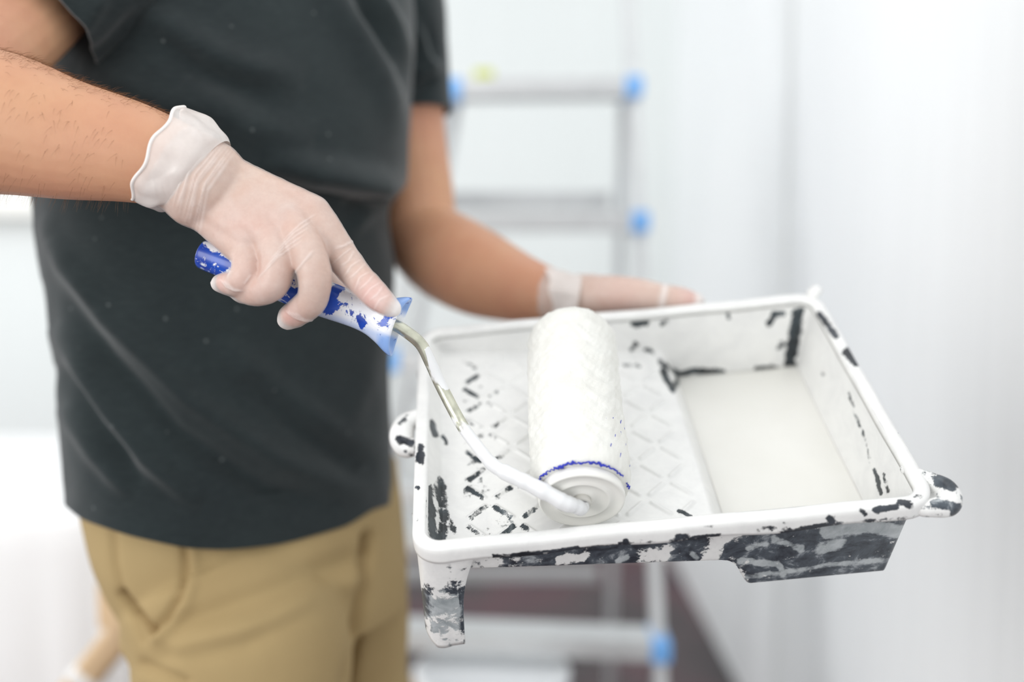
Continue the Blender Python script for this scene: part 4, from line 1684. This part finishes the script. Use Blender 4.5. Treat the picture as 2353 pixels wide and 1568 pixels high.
ra, rb = P(1452, 205, LD + .04), P(1512, 1480, LD - .16)
la, lb = P(1028, 228, LD + .06), P(885, 860, LD - .02)
r_top, r_bot = line_at_z(ra, rb, 1.95), line_at_z(ra, rb, 0.0)
l_top, l_bot = line_at_z(la, lb, ra[2] + .02), line_at_z(la, lb, 0.0)
r_mid = line_at_z(ra, rb, ra[2])
ladder = empty('stepladder', tuple((r_bot + l_bot) / 2), 'aluminium stepladder with blue plastic joints standing by the back wall', 'stepladder')
beam('stile', l_bot, l_top, 0.022, 0.045, M_alu, ladder)
beam('stile', r_bot, r_top, 0.022, 0.045, M_alu, ladder)
tread_z = []
for py_ in (205, 535, 865, 1170, 1480):
    t = (py_ - 205) / 1275
    tread_z.append((ra + (rb - ra) * t)[2])
for z in tread_z:
    a, b = line_at_z(la, lb, z), line_at_z(ra, rb, z)
    beam('tread', a + (b - a) * .02, b + (a - b) * .02, 0.030, 0.085, M_alu, ladder, up=(0, 0, 1)) if False else None
    mid = (a + b) / 2
    o = bevel_box('tread', (abs(b[0] - a[0]) - .01, .085, .038), M_alu, ladder, bev=.004)
    o.location = Vector(mid) - Vector(ladder.location)
    o.rotation_euler = (0, 0, math.atan2(b[1] - a[1], b[0] - a[0]))
    for q, jw in ((a, .058), (b, .036)):
        c = bevel_box('joint_cover', (jw, .095, .042), M_blueplastic, ladder, bev=.010, seg=3)
        c.location = Vector(q) - Vector(ladder.location)
        c['label'] = 'pale blue plastic joint'
# rear frame
for top, bot, dx in ((l_top, l_bot, .03), (r_mid, r_bot, -.03)):
    beam('rear_leg', np.array([bot[0] + dx, bot[1] + .80, 0]), top + np.array([dx * .4, .06, -.02]), .02, .036, M_alu, ladder)
for z in (0.24, 0.80, 1.27):
    f = 1 - z / ra[2]
    y = np.mean([l_top[1], r_mid[1]]) + .06 + f * .72
    x0 = l_top[0] + (l_bot[0] - l_top[0]) * f + .03
    x1 = r_mid[0] + (r_bot[0] - r_mid[0]) * f - .03
    o = bevel_box('rear_brace', (x1 - x0, .02, .04), M_alu, ladder, bev=.004)
    o.location = Vector(((x0 + x1) / 2, y, z)) - Vector(ladder.location)

sp = P(1112, 168, LD + .05)
tz = tread_z[0] + .014
sponge = bevel_box('sponge', (.040, .05, .026), M_yellow, None, bev=.006, seg=3)
sponge.location = (sp[0], (line_at_z(la, lb, tread_z[0])[1] * .8 + line_at_z(ra, rb, tread_z[0])[1] * .2), tz + .0135)
tag(sponge, 'small yellow-green sponge lying on a ladder tread', 'sponge')

# paint bucket in front of the ladder
bx = P(1130, 1560, 1.86)
bucket = empty('paint_bucket', (bx[0], bx[1], 0), 'white plastic paint bucket with a closed lid on the floor', 'bucket')
BH = float(P(1130, 1532, 1.86)[2])
lathe('bucket_body', [(0.112, 0.001), (0.116, .004), (0.137, BH - .03), (0.141, BH - .028), (0.141, BH - .020), (0.134, BH - .018)], M_bucket, bucket)
lathe('bucket_lid', [(0.134, BH - .022), (0.146, BH - .020), (0.147, BH - .004), (0.142, BH), (0.132, BH - .002), (0.125, BH - .008), (.02, BH - .006)], M_bucket, bucket)
mb = MB()
a = np.linspace(0, math.pi, 24)
sweep(mb, np.stack([0.150 * np.cos(a), -.045 - .105 * np.sin(a), BH - .06 - .09 * np.sin(a)], 1), .0025, None, 8)
me = mb.mesh('bucket_handle')
link('bucket_handle', me, M_bgrey, bucket)

# covered table at the left
tx0, tx1, ty0, ty1, tzz = -1.75, -.78, 2.0, 2.9, .615
table = empty('covered_table', ((tx0 + tx1) / 2, (ty0 + ty1) / 2, 0), 'table hidden under a bright white sheet at the left edge', 'table')
o = bevel_box('tabletop', (tx1 - tx0 - .02, ty1 - ty0 - .02, .03), M_wood, table, (0, 0, tzz - .02))
for sx in (-1, 1):
    for sy in (-1, 1):
        bevel_box('leg', (.05, .05, tzz - .035), M_wood, table, (sx * .40, sy * .36, (tzz - .035) / 2))
V, Fc = [], []
per = []
hw_, hd_ = (tx1 - tx0) / 2, (ty1 - ty0) / 2
N = 200
for k in range(N):
    a = 2 * math.pi * k / N
    c, s = math.cos(a), math.sin(a)
    p_ = 8
    per.append((hw_ * np.sign(c) * abs(c) ** (2 / p_), hd_ * np.sign(s) * abs(s) ** (2 / p_), a))
rowsz = [(0.0, tzz + .004, 0), (.55, tzz + .004, 0), (.97, tzz + .004, 0), (1.0, tzz, 0), (1.012, tzz - .02, .3)] + [(1.015, tzz - .02 - k * .06, .3 + k * .16) for k in range(1, 10)]
for sc, z, f in rowsz:
    for x, y, a in per:
        w = .004 * f * (math.sin(a * 23) + .6 * math.sin(a * 41 + 1))
        V.append((x * (sc + w), y * (sc + w), max(z, .01) + (.004 * mnoise.noise((x * 6, y * 6, 2)) if f == 0 else 0)))
me = mesh('sheet', V, ring_faces(len(rowsz), N, True, False))
fix_normals(me)
sh_o = link('dust_sheet', me, M_sheet)
sh_o.location = table.location
tag(sh_o, 'bright white dust sheet draped over the table at the left edge', 'dust sheet')

# wooden trestle behind the man, one splayed leg in view
tp = P(322, 1372, 1.55)
TZT = float(tp[2])
trestle = empty('wooden_trestle', (tp[0], tp[1], 0), 'pale wooden trestle with taped splayed leg, behind the khaki trousers', 'trestle')
td = np.array([.42, .80, 0.0])
td /= np.linalg.norm(td)
beam('crossbar', np.array([tp[0], tp[1], TZT]) - td * .06, np.array([tp[0], tp[1], TZT]) + td * .42, .05, .07, M_wood, trestle, up=(0, 0, 1))
low = P(160, 1572, 1.55) - tp
spl = low / -low[2]
for off in (0.0, 0.34):
    for sg in (1, -1):
        a = np.array([0, 0, TZT - .02]) + td * off
        b = a + np.array([spl[0] * sg, spl[1] * 0, -1.0]) * (TZT - .021)
        mb = MB()
        t = np.linspace(0, 1, 12)[:, None]
        sweep(mb, a * (1 - t) + b * t, np.linspace(.024, .021, 12), None, 24, False, ref=np.array([0, 1.0, 0]), power=3.5)
        lg = link('leg', mb.mesh('leg'), M_wood, trestle)
        if off == 0 and sg == 1:
            mb = MB()
            tt = np.array([.165, .18, .195])[:, None]
            sweep(mb, a * (1 - tt) + b * tt, .0255, None, 24, False, ref=np.array([0, 1.0, 0]), power=3.5)
            link('tape_band', mb.mesh('tape_band'), M_tape, lg)

# black socket low on the right wall
yk = 3.42
sk = P(1552, 1355, 1.0)
tt = (RW - .0 - CAM[0]) / (sk - CAM)[0]
kp = CAM + tt * (sk - CAM)
sock = empty('wall_socket', (RW + .004, float(kp[1]), float(kp[2])), 'small black socket low on the white right wall', 'socket')
bevel_box('faceplate', (.012, .085, .085), M_black, sock, (-.006, 0, 0), bev=.004)
for s_ in (-1, 1):
    bevel_box('socket_hole', (.004, .012, .012), M_bgrey, sock, (-.013, s_ * .01, 0), bev=.002)
